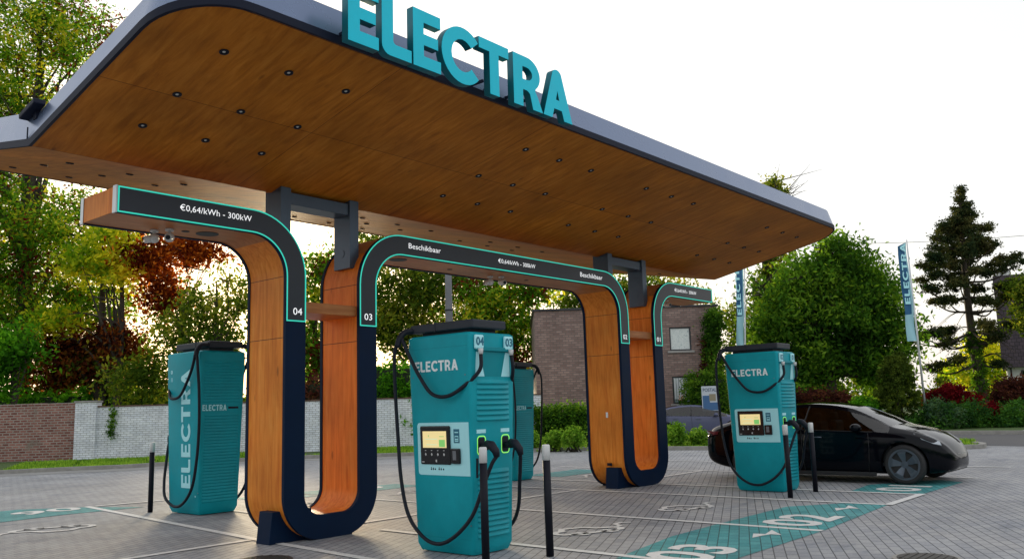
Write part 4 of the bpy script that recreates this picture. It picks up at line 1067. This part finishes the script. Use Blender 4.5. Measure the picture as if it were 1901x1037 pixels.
tree('backlit_gold_tree', 250, 41.5, [(215, 450, 40, 28), (165, 488, 40, 24), (105, 600, 40, 18), (215, 505, 34, 26)], G_yel, 'tree whose golden leaf colour stands in for backlit yellow patches between the green and copper trees at left', 150, .18, .45, 4, trunk_px=215, r0=.25, per=24)  # golden leaf colour paints the yellow highlights of backlit foliage
tree('broadleaf_tree', 390, 39, [(400, 620, 55, 50), (380, 560, 40, 35), (440, 560, 32, 30), (330, 610, 45, 45), (300, 690, 60, 40), (250, 710, 60, 40), (430, 520, 30, 22)], G_oli, 'thin crowned green tree above the left charger', 250, .15, .42, 5, trunk_px=395, r0=.16, per=24)
tree('broadleaf_tree', 20, 37, [(10, 690, 55, 60), (-30, 650, 60, 60), (30, 640, 40, 40)], G_gr, 'low bright green tree over the bare brick wall', 150, .15, .4, 6, trunk_px=0, r0=.16, per=24)
tree('broadleaf_tree', 590, 45, [(590, 540, 42, 60), (610, 490, 30, 30), (560, 610, 36, 50), (600, 660, 50, 40), (520, 640, 40, 50)], G_mix, 'green and yellow tree seen between the two legs of the left arch', 250, .17, .42, 7, trunk_px=585, r0=.2, per=24)
tree('broadleaf_tree', 770, 52, [(740, 520, 62, 55), (700, 600, 50, 60), (820, 540, 70, 50), (770, 610, 80, 50), (690, 450, 40, 24)], G_oli, 'olive green tree behind the lamp post', 330, .2, .5, 8, trunk_px=775, r0=.3, per=26)
tree('broadleaf_tree', 920, 50, [(900, 545, 60, 45), (950, 580, 50, 50), (880, 610, 60, 40), (960, 650, 40, 50), (990, 540, 40, 26)], G_mix, 'green and yellow tree between the lamp post and the brick house', 320, .19, .5, 9, trunk_px=925, r0=.28, per=26)
tree('broadleaf_tree', 1150, 62, [(1130, 545, 60, 30), (1200, 535, 50, 22), (1260, 545, 50, 18), (1310, 590, 30, 40), (1060, 560, 40, 30)], G_oli, 'treetop rising above the brick house roof', 220, .2, .5, 10, trunk_px=1160, r0=.3, per=24)
# right background
tree('broadleaf_tree', 1560, 48, [(1555, 520, 48, 62), (1500, 520, 55, 50), (1600, 500, 46, 44), (1628, 545, 44, 40), (1650, 600, 46, 42), (1668, 650, 28, 34), (1580, 590, 60, 50), (1480, 590, 60, 50), (1520, 660, 60, 50), (1600, 660, 60, 46), (1440, 560, 34, 30), (1430, 620, 38, 40), (1440, 690, 50, 46), (1400, 600, 22, 22), (1565, 455, 26, 22), (1540, 470, 30, 24), (1500, 720, 60, 34), (1640, 700, 40, 34), (1690, 620, 14, 20), (1395, 540, 18, 18)],
     G_dk, 'large dense dark green tree right of the canopy end', 900, .18, .5, 11, trunk_px=1545, r0=.5, per=34, shell=.3)
tree('conifer', 1440, 56, [(1438, 336, 7, 10), (1436, 346, 10, 12), (1456, 352, 8, 7), (1438, 336, 7, 10), (1436, 346, 10, 12), (1458, 352, 7, 6), (1440, 362, 14, 14), (1440, 400, 26, 40), (1440, 470, 40, 50), (1436, 560, 50, 70)], G_oli, 'narrow treetop poking up above the canopy fascia', 200, .2, .35, 12, trunk_px=1440, r0=.25, per=24)
tree('broadleaf_tree', 1390, 55, [(1385, 650, 34, 60), (1370, 600, 25, 40), (1400, 700, 40, 40)], G_oli, 'loose olive tree behind the flag beside the brick house', 110, .19, .45, 13, trunk_px=1385, r0=.2, per=24)
tree('yellow_tree', 1820, 75, [(1815, 660, 42, 40), (1790, 690, 34, 34), (1850, 680, 34, 44), (1850, 640, 22, 30)], G_yel, 'small bright yellow tree behind the pine trunk', 190, .22, .5, 14, trunk_px=1815, r0=.25, per=24)
tree('poplar', 1750, 110, [(1750, 690, 10, 22), (1749, 712, 12, 16)], G_oli, 'tiny distant poplar on the horizon left of the yellow tree', 40, .26, .4, 15, trunk_px=1750, r0=.2, per=20)
tree('broadleaf_tree', 1935, 50, [(1895, 535, 34, 24), (1905, 600, 26, 18), (1925, 560, 40, 40), (1888, 570, 16, 10)], G_oli, 'brown green foliage reaching in from the right edge over the dark roof', 110, .15, .35, 17, trunk_px=1960, r0=.2, per=24)
# pine built layer by layer
def pine(px, D):
    o0 = at(px, D); root = empty('pine_tree', o0); tag(root, 'tall black pine with ivy clad trunk and open layered branches', 'tree')
    k = D/FPX; rg = random.Random(77); bm = bmesh.new()
    top = P3(1783, 345, D)-o0; ztop = zat(1783, 345, D); base = Vector((0, 0, 0)); t2 = Vector((top.x, top.y, ztop))
    pts = [base.lerp(t2, t)+RH*(-.35*sin(t*pi)) for t in np.linspace(0, 1, 12)]
    tube(bm, pts, [.30*(1-.85*i/11)+.03 for i in range(12)], 10)
    B = []
    # (photo y of tips, half width px left, right, number of branches)
    LAY = [(366, 5, 6), (384, 14, 14), (402, 26, 26), (424, 34, 36), (440, 50, 44), (460, 52, 60), (482, 78, 84), (500, 76, 92), (528, 92, 60), (555, 60, 100), (592, 96, 80), (612, 62, 40), (648, 104, 40)]
    for yy, wl, wr in LAY:
        z = zat(1785, yy, D); tt = min(.98, (z-.8)/ztop); s0 = base.lerp(t2, tt)+RH*(-.35*sin(tt*pi))
        nb = 6 if yy < 540 else 6 if yy < 600 else 4; wl *= 1.16; wr *= 1.2
        for i in range(nb):
            ang = 2*pi*(i+rg.random()*.7)/nb; side = RH*cos(ang); fr = FH*sin(ang); Lw = (wr if cos(ang) > 0 else wl)*k*rg.uniform(.72, 1.08)
            Lf = .5*(wl+wr)*k*.9; e = s0+side*Lw+fr*Lf*rg.uniform(.6, 1)+Vector((0, 0, rg.uniform(.3, .9) if yy < 560 else rg.uniform(-.3, .4)))
            mid = s0.lerp(e, .55)+Vector((0, 0, -.15*Lw))
            tube(bm, spline([s0, mid, e], 4), [.07*(1-.8*j/8)+.008 for j in range(9)], 5)
            cl = [e, s0.lerp(e, .74)+Vector((0, 0, .1))]+([s0.lerp(e, .45)] if yy < 520 and i % 2 else []) if yy < 600 else [e, s0.lerp(e, .8)]
            for c in cl:
                r = rg.uniform(.34, .62)*min(1, .45+(yy-362)/160); B.append((c.x, c.y, c.z+.05, r, r, r*.62))
    for yy in (585, 612, 640, 665):    # bare arching twigs low down
        z = zat(1790, yy, D); tt = z/ztop; s0 = base.lerp(t2, tt)
        for i in range(7):
            ang = rg.uniform(0, 2*pi); L = rg.uniform(50, 90)*k; e = s0+RH*cos(ang)*L+FH*sin(ang)*L+Vector((0, 0, -.6)); tube(bm, spline([s0, s0.lerp(e, .5)+Vector((0, 0, .5)), e], 4), [.03*(1-.8*j/8)+.004 for j in range(9)], 4)
    B += [(t2.x, t2.y, t2.z-.1, .16, .16, .22)]*3+[(t2.x, t2.y, t2.z-.45, .25, .25, .25)]*3
    from_bm('trunk', bm, M_bark, root)
    leaves('crown', B, 1500, 32, .10, .13, G_pin, root, 77, shell=.0, flat=.9)
    iv = [(p.x, p.y, p.z, .36, .36, .6) for p in [base.lerp(t2, t)+RH*(-.35*sin(t*pi)) for t in np.linspace(0.02, .34, 8)]]
    leaves('ivy', iv, 220, 22, .10, .10, G_dk, root, 78, shell=.8)
pine(1832, 52)

# ---- shrubs, hedges
G_top = leaf_mat('leaf_topiary', [(.022, .04, .008), (.045, .075, .014), (.09, .13, .02)], .3, sc_=1.2)
def shrub(name, px, D, blobs_px, m, lab, n, size, spread, seed, per=24, cat='shrub', z0=0, depth=.9, group=None, stems=True):
    o0 = at(px, D, z0); root = empty(name, o0); tag(root, lab, cat, group); k = D/FPX; B = []
    for (cx, cy, rx, ry) in blobs_px:
        p = P3(cx, cy, D)-o0; B.append((p.x, p.y, zat(cx, cy, D)-z0, rx*k, rx*k*depth, ry*k))
    bm = bmesh.new(); rg = random.Random(seed)
    for b in B[:8]:
        for _ in range(3): e = Vector((b[0]+rg.uniform(-.5, .5)*b[3], b[1]+rg.uniform(-.5, .5)*b[4], b[2]+rg.uniform(-.2, .6)*b[5])); tube(bm, [(b[0]+rg.uniform(-.15, .15), b[1]+rg.uniform(-.15, .15), 0), Vector((b[0], b[1], 0)).lerp(e, .5), e], [.035, .02, .006], 5)
    from_bm('stem', bm, M_bark, root)
    leaves('foliage', B, n, per, size, spread, m, root, seed, shell=.45, base=0.02); return root
shrub('topiary_shrub', 1665, 40, [(1665, 700, 36, 46), (1665, 740, 44, 40), (1664, 675, 22, 24)], G_top, 'clipped dark green dome shrub left of the leaning flag pole', 620, .065, .06, 21, cat='shrub')
shrub('round_shrub', 1603, 40, [(1603, 757, 26, 18)], G_gr, 'small round bright green shrub behind the black car roof', 90, .09, .12, 22)
shrub('maroon_shrub', 1520, 41, [(1520, 742, 34, 20), (1560, 745, 24, 18), (1480, 745, 24, 16)], G_mar, 'low maroon shrub behind the roof of the black car', 150, .1, .16, 23)
shrub('red_shrub', 1780, 42, [(1765, 735, 30, 22), (1795, 745, 26, 16), (1740, 740, 20, 14)], G_red, 'deep red rounded shrub right of the leaning flag pole', 240, .09, .14, 24, z0=.3)
shrub('red_shrub', 1842, 40, [(1842, 762, 13, 14)], G_red, 'small red shrub low on the green bank below the pine', 60, .09, .1, 25, z0=.3)
shrub('maroon_shrub', 1880, 41, [(1870, 730, 28, 26), (1900, 725, 30, 24)], G_mar, 'tall maroon shrub below the dark roofed house', 200, .1, .18, 26, z0=.2)
shrub('grey_green_shrub', 1745, 39.5, [(1740, 765, 26, 24), (1765, 775, 24, 18)], G_bg, 'grey green shrub at the foot of the leaning flag pole', 130, .09, .15, 27)
shrub('dark_shrub', 1450, 43, [(1440, 740, 60, 40), (1500, 760, 60, 30), (1400, 740, 40, 40), (1560, 770, 60, 26), (1620, 785, 60, 22)], G_dk, 'mass of dark shrubs behind the black car', 480, .12, .22, 28)
# planted bank on the right: uncountable ground cover
o0 = at(1800, 40); B = []
rg_ = random.Random(5)
for px in range(1560, 2000, 14):
    D_ = rg_.uniform(39.2, 41.5); p = at(px, D_)-o0; h_ = rg_.uniform(.5, .85) if px > 1720 else rg_.uniform(.3, .5); B.append((p.x, p.y, h_*.5, .6, .8, h_))
ob = leaves('ground_cover', B, 1000, 24, .09, .16, G_bank, None, 31, shell=.5, base=.01); ob.location = o0; tag(ob, 'dense green planting along the bank on the right', 'ground cover', None, 'stuff')
# young shrubs on the verge
for i, (px, D_, w_, h_, lab) in enumerate(((1065, 29, 17, 17, 'leafy young shrub on the verge left of the right arch'), (1030, 29.5, 12, 14, 'smallest young shrub on the verge beside the back charger'),
        (1255, 29, 17, 22, 'tallest young shrub on the verge in front of the slate car'), (1298, 29, 15, 15, 'young shrub on the verge just left of the black car tail'), (990, 30, 12, 12, 'young shrub hidden partly by the back charger'))):
    g_y = 830-h_
    shrub('young_shrub', px, D_, [(px-w_*.4, g_y, w_*.7, h_*.9), (px+w_*.4, g_y+3, w_*.7, h_*.8), (px, g_y-h_*.5, w_*.5, h_*.7)], G_shr, lab, 90, .07, .10, 40+i, per=16, group='young shrubs on the verge')
# nettles against the wall
shrub('weed_clump', 270, 36.5, [(255, 842, 12, 14), (280, 846, 14, 10)], G_gr, 'clump of weeds at the foot of the white wall', 50, .12, .12, 50, per=14)
def hedge(name, p0, p1, D0, D1, ztop, th, m, lab, n, seed, size=.08, cat='hedge', zb=0):
    a, b = at(p0, D0), at(p1, D1); c = (a+b)/2; L = (b-a).length; t = (b-a).normalized(); root = empty(name, c, atan2(t.y, t.x)); tag(root, lab, cat)
    rg = np.random.default_rng(seed); B = [(x, 0, zb+(ztop-zb)*.5, .55, th/2, (ztop-zb)*.52) for x in np.arange(-L/2, L/2+.01, .45)]
    leaves('foliage', B, n, 22, size, .13, m, root, seed, shell=.6, base=.01, flat=1)
    bm = bmesh.new(); box(bm, -L/2+.1, L/2-.1, -th*.25, th*.25, 0, max(.3, ztop-.35)); from_bm('stem', bm, mat('hedge_core', (.012, .02, .008), 1), root); return root
hedge('hedge', 1000, 1100, 33, 33, 1.55, .8, G_dk, 'clipped dark hedge before the left part of the brick house', 420, 60)
hedge('hedge', 1292, 1352, 41, 41, 2.9, 1.0, G_dk, 'tall clipped hedge behind the notice board', 520, 61)
hedge('hedge', 1085, 1300, 38.8, 38.8, 1.0, .7, G_gr, 'low hedge along the foot of the brick house', 420, 62)
hedge('maroon_hedge', 570, 780, 40.5, 38, 3.2, 1.2, G_mar, 'dark maroon hedge behind the white wall', 900, 63, .11)
hedge('hedge', 690, 790, 37.5, 36, 3.6, 1.5, G_gr, 'bright green hedge above the white wall left of the foreground charger', 500, 64, .12)
hedge('hedge', -20, 150, 42.5, 41.5, 3.0, 1.3, G_gr, 'overgrown hedge over the bare brick wall', 520, 65, .13)
hedge('hedge', 150, 330, 43, 43, 3.0, 1.3, G_dk, 'dark hedge behind the white wall', 560, 66, .13)
# verge grass
def grass(name, path_px, D_off, lab, n, seed, hgt=.12):
    rg = np.random.default_rng(seed); P = []
    pts = [gp(*p) for p in path_px]
    seg = [(pts[i], pts[i+1]) for i in range(len(pts)-1)]; Ls = np.array([(b-a).length for a, b in seg]); Ls /= Ls.sum()
    si = rg.choice(len(seg), n, p=Ls); u = rg.random(n); off = rg.random(n)*D_off+.18
    A = np.array([[*(a)] for a, _ in seg])[si]; Bb = np.array([[*(b)] for _, b in seg])[si]
    t = Bb-A; t /= np.linalg.norm(t, axis=1)[:, None]; q = np.stack([-t[:, 1], t[:, 0], t[:, 2]*0], 1)
    C = A+(Bb-A)*u[:, None]+q*off[:, None]; C[:, 2] = .0
    ang = rg.random(n)*2*pi; d = np.stack([np.cos(ang), np.sin(ang), ang*0], 1)*.02; ln = rg.normal(0, .035, (n, 3)); ln[:, 2] = 0; h = hgt*rg.uniform(.5, 1.5, n)
    upv = np.stack([ang*0, ang*0, h], 1)
    V = np.stack([C-d, C+d, C+upv+ln], 1).reshape(-1, 3)
    me = bpy.data.meshes.new(name); me.vertices.add(3*n); me.vertices.foreach_set('co', V.astype(np.float32).ravel()); me.loops.add(3*n); me.loops.foreach_set('vertex_index', np.arange(3*n, dtype=np.int32))
    me.polygons.add(n); me.polygons.foreach_set('loop_start', np.arange(0, 3*n, 3, dtype=np.int32)); me.polygons.foreach_set('loop_total', np.full(n, 3, np.int32))
    at_ = me.attributes.new('tint', 'FLOAT', 'FACE'); at_.data.foreach_set('value', rg.random(n).astype(np.float32)); me.update()
    return tag(link(name, me, G_shr), lab, 'grass', None, 'stuff')
grass('grass', KE[0:9], 5.5, 'strip of grass at the foot of the left walls', 46000, 70)
grass('grass', KE[8:19], 4.0, 'strip of grass on the verge before the brick house', 38000, 71)

# ================================================================ WALLS
wa, wb, wc_ = gp(-120, 861), gp(145, 852.5), gp(1010, 823)
def wall(name, a, b, h, th, m, lab, cope=None):
    a = Vector((a.x, a.y, 0)); b = Vector((b.x, b.y, 0)); L = (b-a).length; t = (b-a).normalized(); r = empty(name, a, atan2(t.y, t.x)); tag(r, lab, 'wall')
    bm = bmesh.new(); box(bm, 0, L, 0, th, 0, h); from_bm('masonry', bm, m, r)
    if cope:
        bm = bmesh.new(); k = 0; x = 0; rg = random.Random(3)
        while x < L: 
            w_ = rg.uniform(.2, .24); box(bm, x, min(L, x+w_-.012), -.02, th+.02, h+.001, h+.05+rg.uniform(0, .02)); x += w_
        from_bm('coping', bm, cope, r)
    return r, t
M_brk = brick_mat('weathered_brick', (.17, .045, .035), (.34, .15, .12), (.34, .29, .26), .26, .10, .02, patch=((.22, .18, .15), .9, .56, .66))
M_wht = brick_mat('whitewashed_brick', (.72, .76, .84), (.84, .87, .92), (.44, .45, .48), .24, .085, .012, patch=((.24, .23, .22), 2.2, .66, .74), scale_noise=2.5)
_, tw = wall('brick_wall', wa, wb, 2.16, .3, M_brk, 'old bare brick garden wall at the far left', M_brk)
wall('white_wall', wb, wc_, 2.0, .3, M_wht, 'whitewashed brick wall running behind the chargers', mat('coping_brick', (.12, .07, .05), .8, var=(4, .4)))
r = empty('wall_pier', wb-tw*.15+Vector((0, 0, 0)), atan2(tw.y, tw.x)); tag(r, 'white painted brick pier where the bare and white walls meet', 'pier')
bm = bmesh.new(); box(bm, 0, .8, -.12, .42, 0, 2.2); from_bm('shaft', bm, M_wht, r); bm = bmesh.new(); box(bm, -.04, .84, -.16, .46, 2.2, 2.27, bev=.01); from_bm('cap', bm, M_kerb, r)
# ivy trail on white wall
p = wb+tw*1.25; iv = [(0, -.06, z, .10, .05, .3) for z in np.arange(.9, 2.1, .3)]
r = empty('ivy', Vector((p.x, p.y, 0)), atan2(tw.y, tw.x)); tag(r, 'thin ivy trail hanging down the white wall beside the pier', 'climbing plant'); leaves('foliage', iv, 30, 14, .06, .07, G_dk, r, 80)

# ================================================================ HOUSES
M_hb = brick_mat('house_brick', (.21, .13, .115), (.35, .24, .21), (.17, .14, .13), .30, .11, .02, bump=.3, scale_noise=.8)
M_frame = mat('dark_window_frame', (.02, .022, .03), .4)
M_whitew = mat('window_curtain', (.62, .66, .68), .6)
M_pane = mat('window_glass', (.25, .32, .34), .08, spec=.8)
M_stone = mat('stone_sill', (.35, .34, .33), .8, var=(4, .1))
def reveal_mat():
    m = mat('frosted_pane', (.60, .68, .70), .25); t = m.node_tree; b = t.nodes['Principled BSDF']
    tc = t.nodes.new('ShaderNodeTexCoord'); n = t.nodes.new('ShaderNodeTexNoise'); n.inputs['Scale'].default_value = 7; n.inputs['Detail'].default_value = 8; n.inputs['Distortion'].default_value = 3
    t.links.new(tc.outputs['Object'], n.inputs['Vector']); r = ramp(t, [(.32, (.40, .48, .50)), (.45, (.68, .74, .74)), (.6, (.76, .80, .78)), (.72, (.55, .64, .64))]); t.links.new(n.outputs[0], r.inputs[0]); t.links.new(r.outputs[0], b.inputs['Base Color']); return m
M_frost = reveal_mat()
DH = 42.0
hp0 = at(999, DH); hp1 = at(1345, DH); ztopH = zat(993, 578, DH)
tH = (hp1-hp0).normalized()
house = empty('brick_house', hp0, atan2(tH.y, tH.x)); tag(house, 'flat roofed brick house with two dark framed windows behind the right arch', 'house')
LH = (hp1-hp0).length
def hx(px): return (px-993)/(1345-993)*LH
wins = [(1243, 1283, 607, 651), (1249, 1287, 698, 749)]
hxp = lambda px, py: (P3(px, py, DH)-hp0).dot(tH)
wz = [(hxp(a, (c+d)/2), hxp(b, (c+d)/2), zat(a, d, DH), zat(a, c, DH)) for a, b, c, d in wins]
bm = bmesh.new()
xsH = sorted({0, LH}|{v for w_ in wz for v in w_[:2]}); zsH = sorted({0, ztopH}|{v for w_ in wz for v in w_[2:]})
for xa, xb in zip(xsH, xsH[1:]):
    for za, zb in zip(zsH, zsH[1:]):
        cx, cz = (xa+xb)/2, (za+zb)/2
        if any(w_[0] < cx < w_[1] and w_[2] < cz < w_[3] for w_ in wz): continue
        bm.faces.new([bm.verts.new(v) for v in ((xa, 0, za), (xb, 0, za), (xb, 0, zb), (xa, 0, zb))])
for w_ in wz:
    a, b, c, d = w_
    for q in (((a, 0, c), (a, .2, c), (a, .2, d), (a, 0, d)), ((b, 0, c), (b, 0, d), (b, .2, d), (b, .2, c)), ((a, 0, d), (a, .2, d), (b, .2, d), (b, 0, d)), ((a, 0, c), (b, 0, c), (b, .2, c), (a, .2, c))): bm.faces.new([bm.verts.new(v) for v in q])
for q in (((0, 0, 0), (0, 0, ztopH), (0, 9, ztopH), (0, 9, 0)), ((LH, 0, 0), (LH, 9, 0), (LH, 9, ztopH), (LH, 0, ztopH)), ((0, 9, 0), (0, 9, ztopH), (LH, 9, ztopH), (LH, 9, 0))): bm.faces.new([bm.verts.new(v) for v in q])
bmesh.ops.remove_doubles(bm, verts=bm.verts, dist=.0005); from_bm('wall', bm, M_hb, house)
bm = bmesh.new(); box(bm, -.08, LH+.08, -.08, 9.08, ztopH+.002, ztopH+.10, bev=.01); from_bm('roof', bm, M_frame, house)
for i, w_ in enumerate(wz):
    a, b, c, d = w_; f = .07
    bm = bmesh.new(); box(bm, a, a+f, .05, .12, c, d); box(bm, b-f, b, .05, .12, c, d); box(bm, a+f, b-f, .05, .12, c, c+f); box(bm, a+f, b-f, .05, .12, d-f, d)
    wo = from_bm('window', bm, M_frame, house)
    bm = bmesh.new(); box(bm, a+f, b-f, .09, .10, c+f, d-f); from_bm('pane', bm, M_frost if i == 0 else M_pane, wo)
    bm = bmesh.new(); box(bm, a-.12, b+.12, -.08, .06, c-.1, c-.002); from_bm('sill', bm, M_stone, wo)
    if i == 1:
        bm = bmesh.new()
        for k in range(7):
            xx = a+f+.02+k*(b-a-2*f)/7; box(bm, xx, xx+.09, .062, .082, c+f+.15, d-f-.02)
        from_bm('curtain', bm, M_whitew, wo)
        bm = bmesh.new(); bmesh.ops.create_uvsphere(bm, u_segments=10, v_segments=8, radius=.18); bm.transform(T((a+.45, .075, c+.3)) @ Matrix.Diagonal((1.4, .08, 1, 1))); from_bm('flower_bunch', bm, mat('flowers', (.7, .4, .25), .8), wo)
# creeper on the house corner
o0 = at(1335, DH-.3); r = empty('creeper', o0); tag(r, 'green creeper climbing the right corner of the brick house', 'climbing plant')
B = []
for cy in range(590, 740, 18): 
    p = P3(1326+rg_.uniform(-6, 6), cy, DH-.3)-o0; B.append((p.x, p.y, zat(1332, cy, DH), .42, .35, .4))
leaves('foliage', B, 260, 22, .11, .16, G_dk, r, 81, shell=.3)
o0 = at(1305, DH-.2); r = empty('creeper', o0); tag(r, 'reddish creeper on the brick wall between the windows and green creeper', 'climbing plant'); B = []
for cx, cy in ((1308, 640), (1312, 660), (1306, 680), (1314, 700), (1318, 630), (1300, 700)):
    p = P3(cx, cy, DH-.2)-o0; B.append((p.x, p.y, zat(cx, cy, DH), .25, .08, .3))
leaves('foliage', B, 46, 14, .09, .12, G_mar, r, 82, shell=.3)
# dark roofed house on the far right
M_roof = brick_mat('dark_roof_tiles', (.05, .038, .05), (.07, .052, .065), (.02, .016, .02), .3, .25, .02, bump=.5)
M_rend = mat('white_render', (.66, .67, .68), .8, var=(1, .05))
DR = 60.0; q0 = at(1871, DR); hR = empty('white_house', q0, -atan2(q0.x, q0.y)); tag(hR, 'white rendered house with steep dark tiled roof at the right edge', 'house')
ze = zat(1865, 678, DR); zrg = zat(1865, 506, DR); dx = .0
bm = bmesh.new(); box(bm, .25, 9, .6, 8, 0, ze); from_bm('wall', bm, M_rend, hR)
bm = bmesh.new(); V = [(0, 0, ze-.15), (9.4, 0, ze-.15), (9.4, 1.9, zrg), (0, 1.9, zrg), (0, 8, ze-.15), (9.4, 8, ze-.15)]; vv = [bm.verts.new(v) for v in V]
for f in ((0, 1, 2, 3), (3, 2, 5, 4), (0, 3, 4), (1, 5, 2), (0, 4, 5, 1)): bm.faces.new([vv[i] for i in f])
rf = from_bm('roof', bm, M_roof, hR)
bm = bmesh.new(); box(bm, .1, 1.2, 1.9, 2.8, zrg-1.2, zrg+.45); from_bm('chimney', bm, M_rend, rf)
bm = bmesh.new(); box(bm, 1.1, 2.6, .56, .60, ze-1.5, ze-.35); wo = from_bm('window', bm, M_frame, hR); bm = bmesh.new(); box(bm, 1.2, 2.5, .54, .558, ze-1.4, ze-.45); from_bm('pane', bm, M_glass, wo)
bm = bmesh.new(); tube(bm, [(.5, .52, 0), (.5, .52, ze)], .05, 8); from_bm('downpipe', bm, M_frame, hR)

# ================================================================ FLAGS, SIGN, LAMP POST, WIRES
M_polew = mat('pole_white', (.62, .64, .66), .35, metal=.2)
M_fdk = mat('flag_blue', (.02, .12, .26), .7); M_flt = mat('flag_pale', (.34, .62, .70), .7)
def flag(px0, py0, px1, py1, D, fw_px, bands, lab, side=-1, bottom=640):
    base = at(px1, D); zt = zat(px0, py0, D); topv = P3(px0, py0, D); L = Vector((topv.x-base.x, topv.y-base.y, zt))
    root = empty('flag_banner', base); tag(root, lab, 'flag', 'blue banner flags beside the road')
    bm = bmesh.new(); tube(bm, [Vector((0, 0, 0)), L*.5, L], [.055, .045, .03], 10); from_bm('pole', bm, M_polew, root)
    zb = zat(px1, bottom, D); k = D/FPX; w_ = fw_px*k
    bm = bmesh.new(); n, m_ = 22, 6
    V = []
    for i in range(n+1):
        t = i/n; z = zt-.12-(zt-.12-zb)*t; c = L*(z/zt)
        row = []
        for j in range(m_+1):
            u = j/m_; d_ = side*RH*(w_*u+.05)+FH*(.05*sin(u*5+t*9)+.03*sin(t*17)); zz = z-(w_*.35*u if i == 0 else 0)*1
            row.append(bm.verts.new(c+d_+Vector((0, 0, -w_*.45*u*(1-t)))))
        V.append(row)
    for i in range(n):
        for j in range(m_):
            f = bm.faces.new((V[i][j], V[i+1][j], V[i+1][j+1], V[i][j+1])); f.smooth = True
            f.material_index = 1 if (i/n > bands or (j == 0)) else 0
    cloth = from_bm('cloth', bm, [M_fdk, M_flt], root)
    # lettering down the cloth, a few mm in front of it
    wm = word_mesh('ELECTRA', w_*.58, (zt-zb)*.60, .004)
    M = T(L*((zb+(zt-zb)*.36)/zt)+side*RH*(w_*.30+.05)-FH*.09) @ Matrix.Rotation(-YAW, 4, 'Z') @ RF @ Matrix.Rotation(pi/2, 4, 'Z')
    put('lettering', wm, M_pale, cloth, M)
flag(1683, 445, 1722, 802, 40, 17, .72, 'blue banner on the leaning white pole between the dark tree and the pine', -1, 632)
flag(1382, 470, 1384, 800, 43, 14, .60, 'blue banner rising behind the right charger under the canopy end', -1, 650)
# notice board
nb = at(1322, 37); r = empty('notice_board', nb, -YAW); tag(r, 'blue and white notice board on two posts by the tall hedge', 'sign')
z0_, z1_ = zat(1322, 762, 37), zat(1322, 716, 37)
bm = bmesh.new(); box(bm, -.33, .36, -.02, .02, z0_, z1_, bev=.005); bd = from_bm('board', bm, mat('board_white', (.55, .60, .68), .5), r)
bm = bmesh.new(); zz = z1_-z0_
box(bm, -.30, .33, -.026, -.021, z0_+.03, z0_+zz*.34); box(bm, -.30, .0, -.026, -.021, z0_+zz*.34, z0_+zz*.62); from_bm('blue_field', bm, mat('board_blue', (.05, .14, .32), .5), bd)
bm = bmesh.new(); box(bm, -.02, .26, -.0268, -.0212, z0_+zz*.40, z0_+zz*.68); from_bm('picture', bm, mat('board_ochre', (.30, .26, .18), .5), bd)
tm = text_mesh('POSTAL', .2, .002, .002, .58); put('lettering', tm, mat('board_text', (.04, .07, .16), .5), bd, T((.01, -.025, z0_+zz*.84)) @ RF)
for x in (-.25, .28):
    bm = bmesh.new(); tube(bm, [(x, .03, 0), (x, .03, z1_)], .03, 8); from_bm('leg', bm, M_post, r)
# lamp post
lp = at(838, 38); r = empty('lamp_post', lp); tag(r, 'grey concrete pole rising behind the foreground charger', 'pole')
zt = zat(833, 430, 38); bm = bmesh.new(); tube(bm, [(0, 0, 0), (0, 0, zt*.55), (0, 0, zt)], [.20, .17, .13], 14); from_bm('shaft', bm, mat('pole_grey', (.13, .135, .15), .6, var=(3, .15)), r)
bm = bmesh.new(); cyl(bm, (0, 0, zt*.62), .19, .06, n=16); from_bm('collar', bm, M_slab, r)
# overhead wires
w0, w1 = at(833, 38, zt-.2), at(2050, 70, 19.0)
bm = bmesh.new(); P = [w0.lerp(w1, t)+Vector((0, 0, -3.2*4*t*(1-t))) for t in np.linspace(0, 1, 30)]
w2, w3 = P3(1300, 448, 60), P3(2000, 428, 60)
tube(bm, [w2.lerp(w3, t)+Vector((0, 0, -.5*4*t*(1-t))) for t in np.linspace(0, 1, 20)], .018, 5); tag(from_bm('overhead_wire', bm, M_black), 'thin black overhead wire crossing the sky past the pine', 'wire')
# distant hedge line / woodland that closes the horizon
far = []; o0 = at(950, 120)
for px in range(-500, 2500, 45):
    p = at(px, 120)-o0; hh = rg_.uniform(1.2, 2.6) if px > 1690 else rg_.uniform(3, 6); far.append((p.x, p.y, hh*.4, 3.6, 3, hh))
ob = leaves('woodland', far, 1700, 20, .5, .9, G_oli, None, 90, shell=.4, base=.1); ob.location = o0; tag(ob, 'distant belt of woodland along the horizon', 'woodland', None, 'stuff')

# unseen tree belt added behind the camera to darken reflections and block sky light
B = []
for az in range(112, 352, 6):
    a = radians(az); R0 = 46+4*sin(az); B.append((R0*sin(a), R0*cos(a), 3.6, 3.6, 3.2, 4.4))
ob = leaves('woodland', B, 2600, 18, .42, .9, G_dk, None, 95, shell=.2, base=.1); tag(ob, 'unseen belt of dark trees added behind the camera to darken reflections', 'woodland', None, 'stuff')
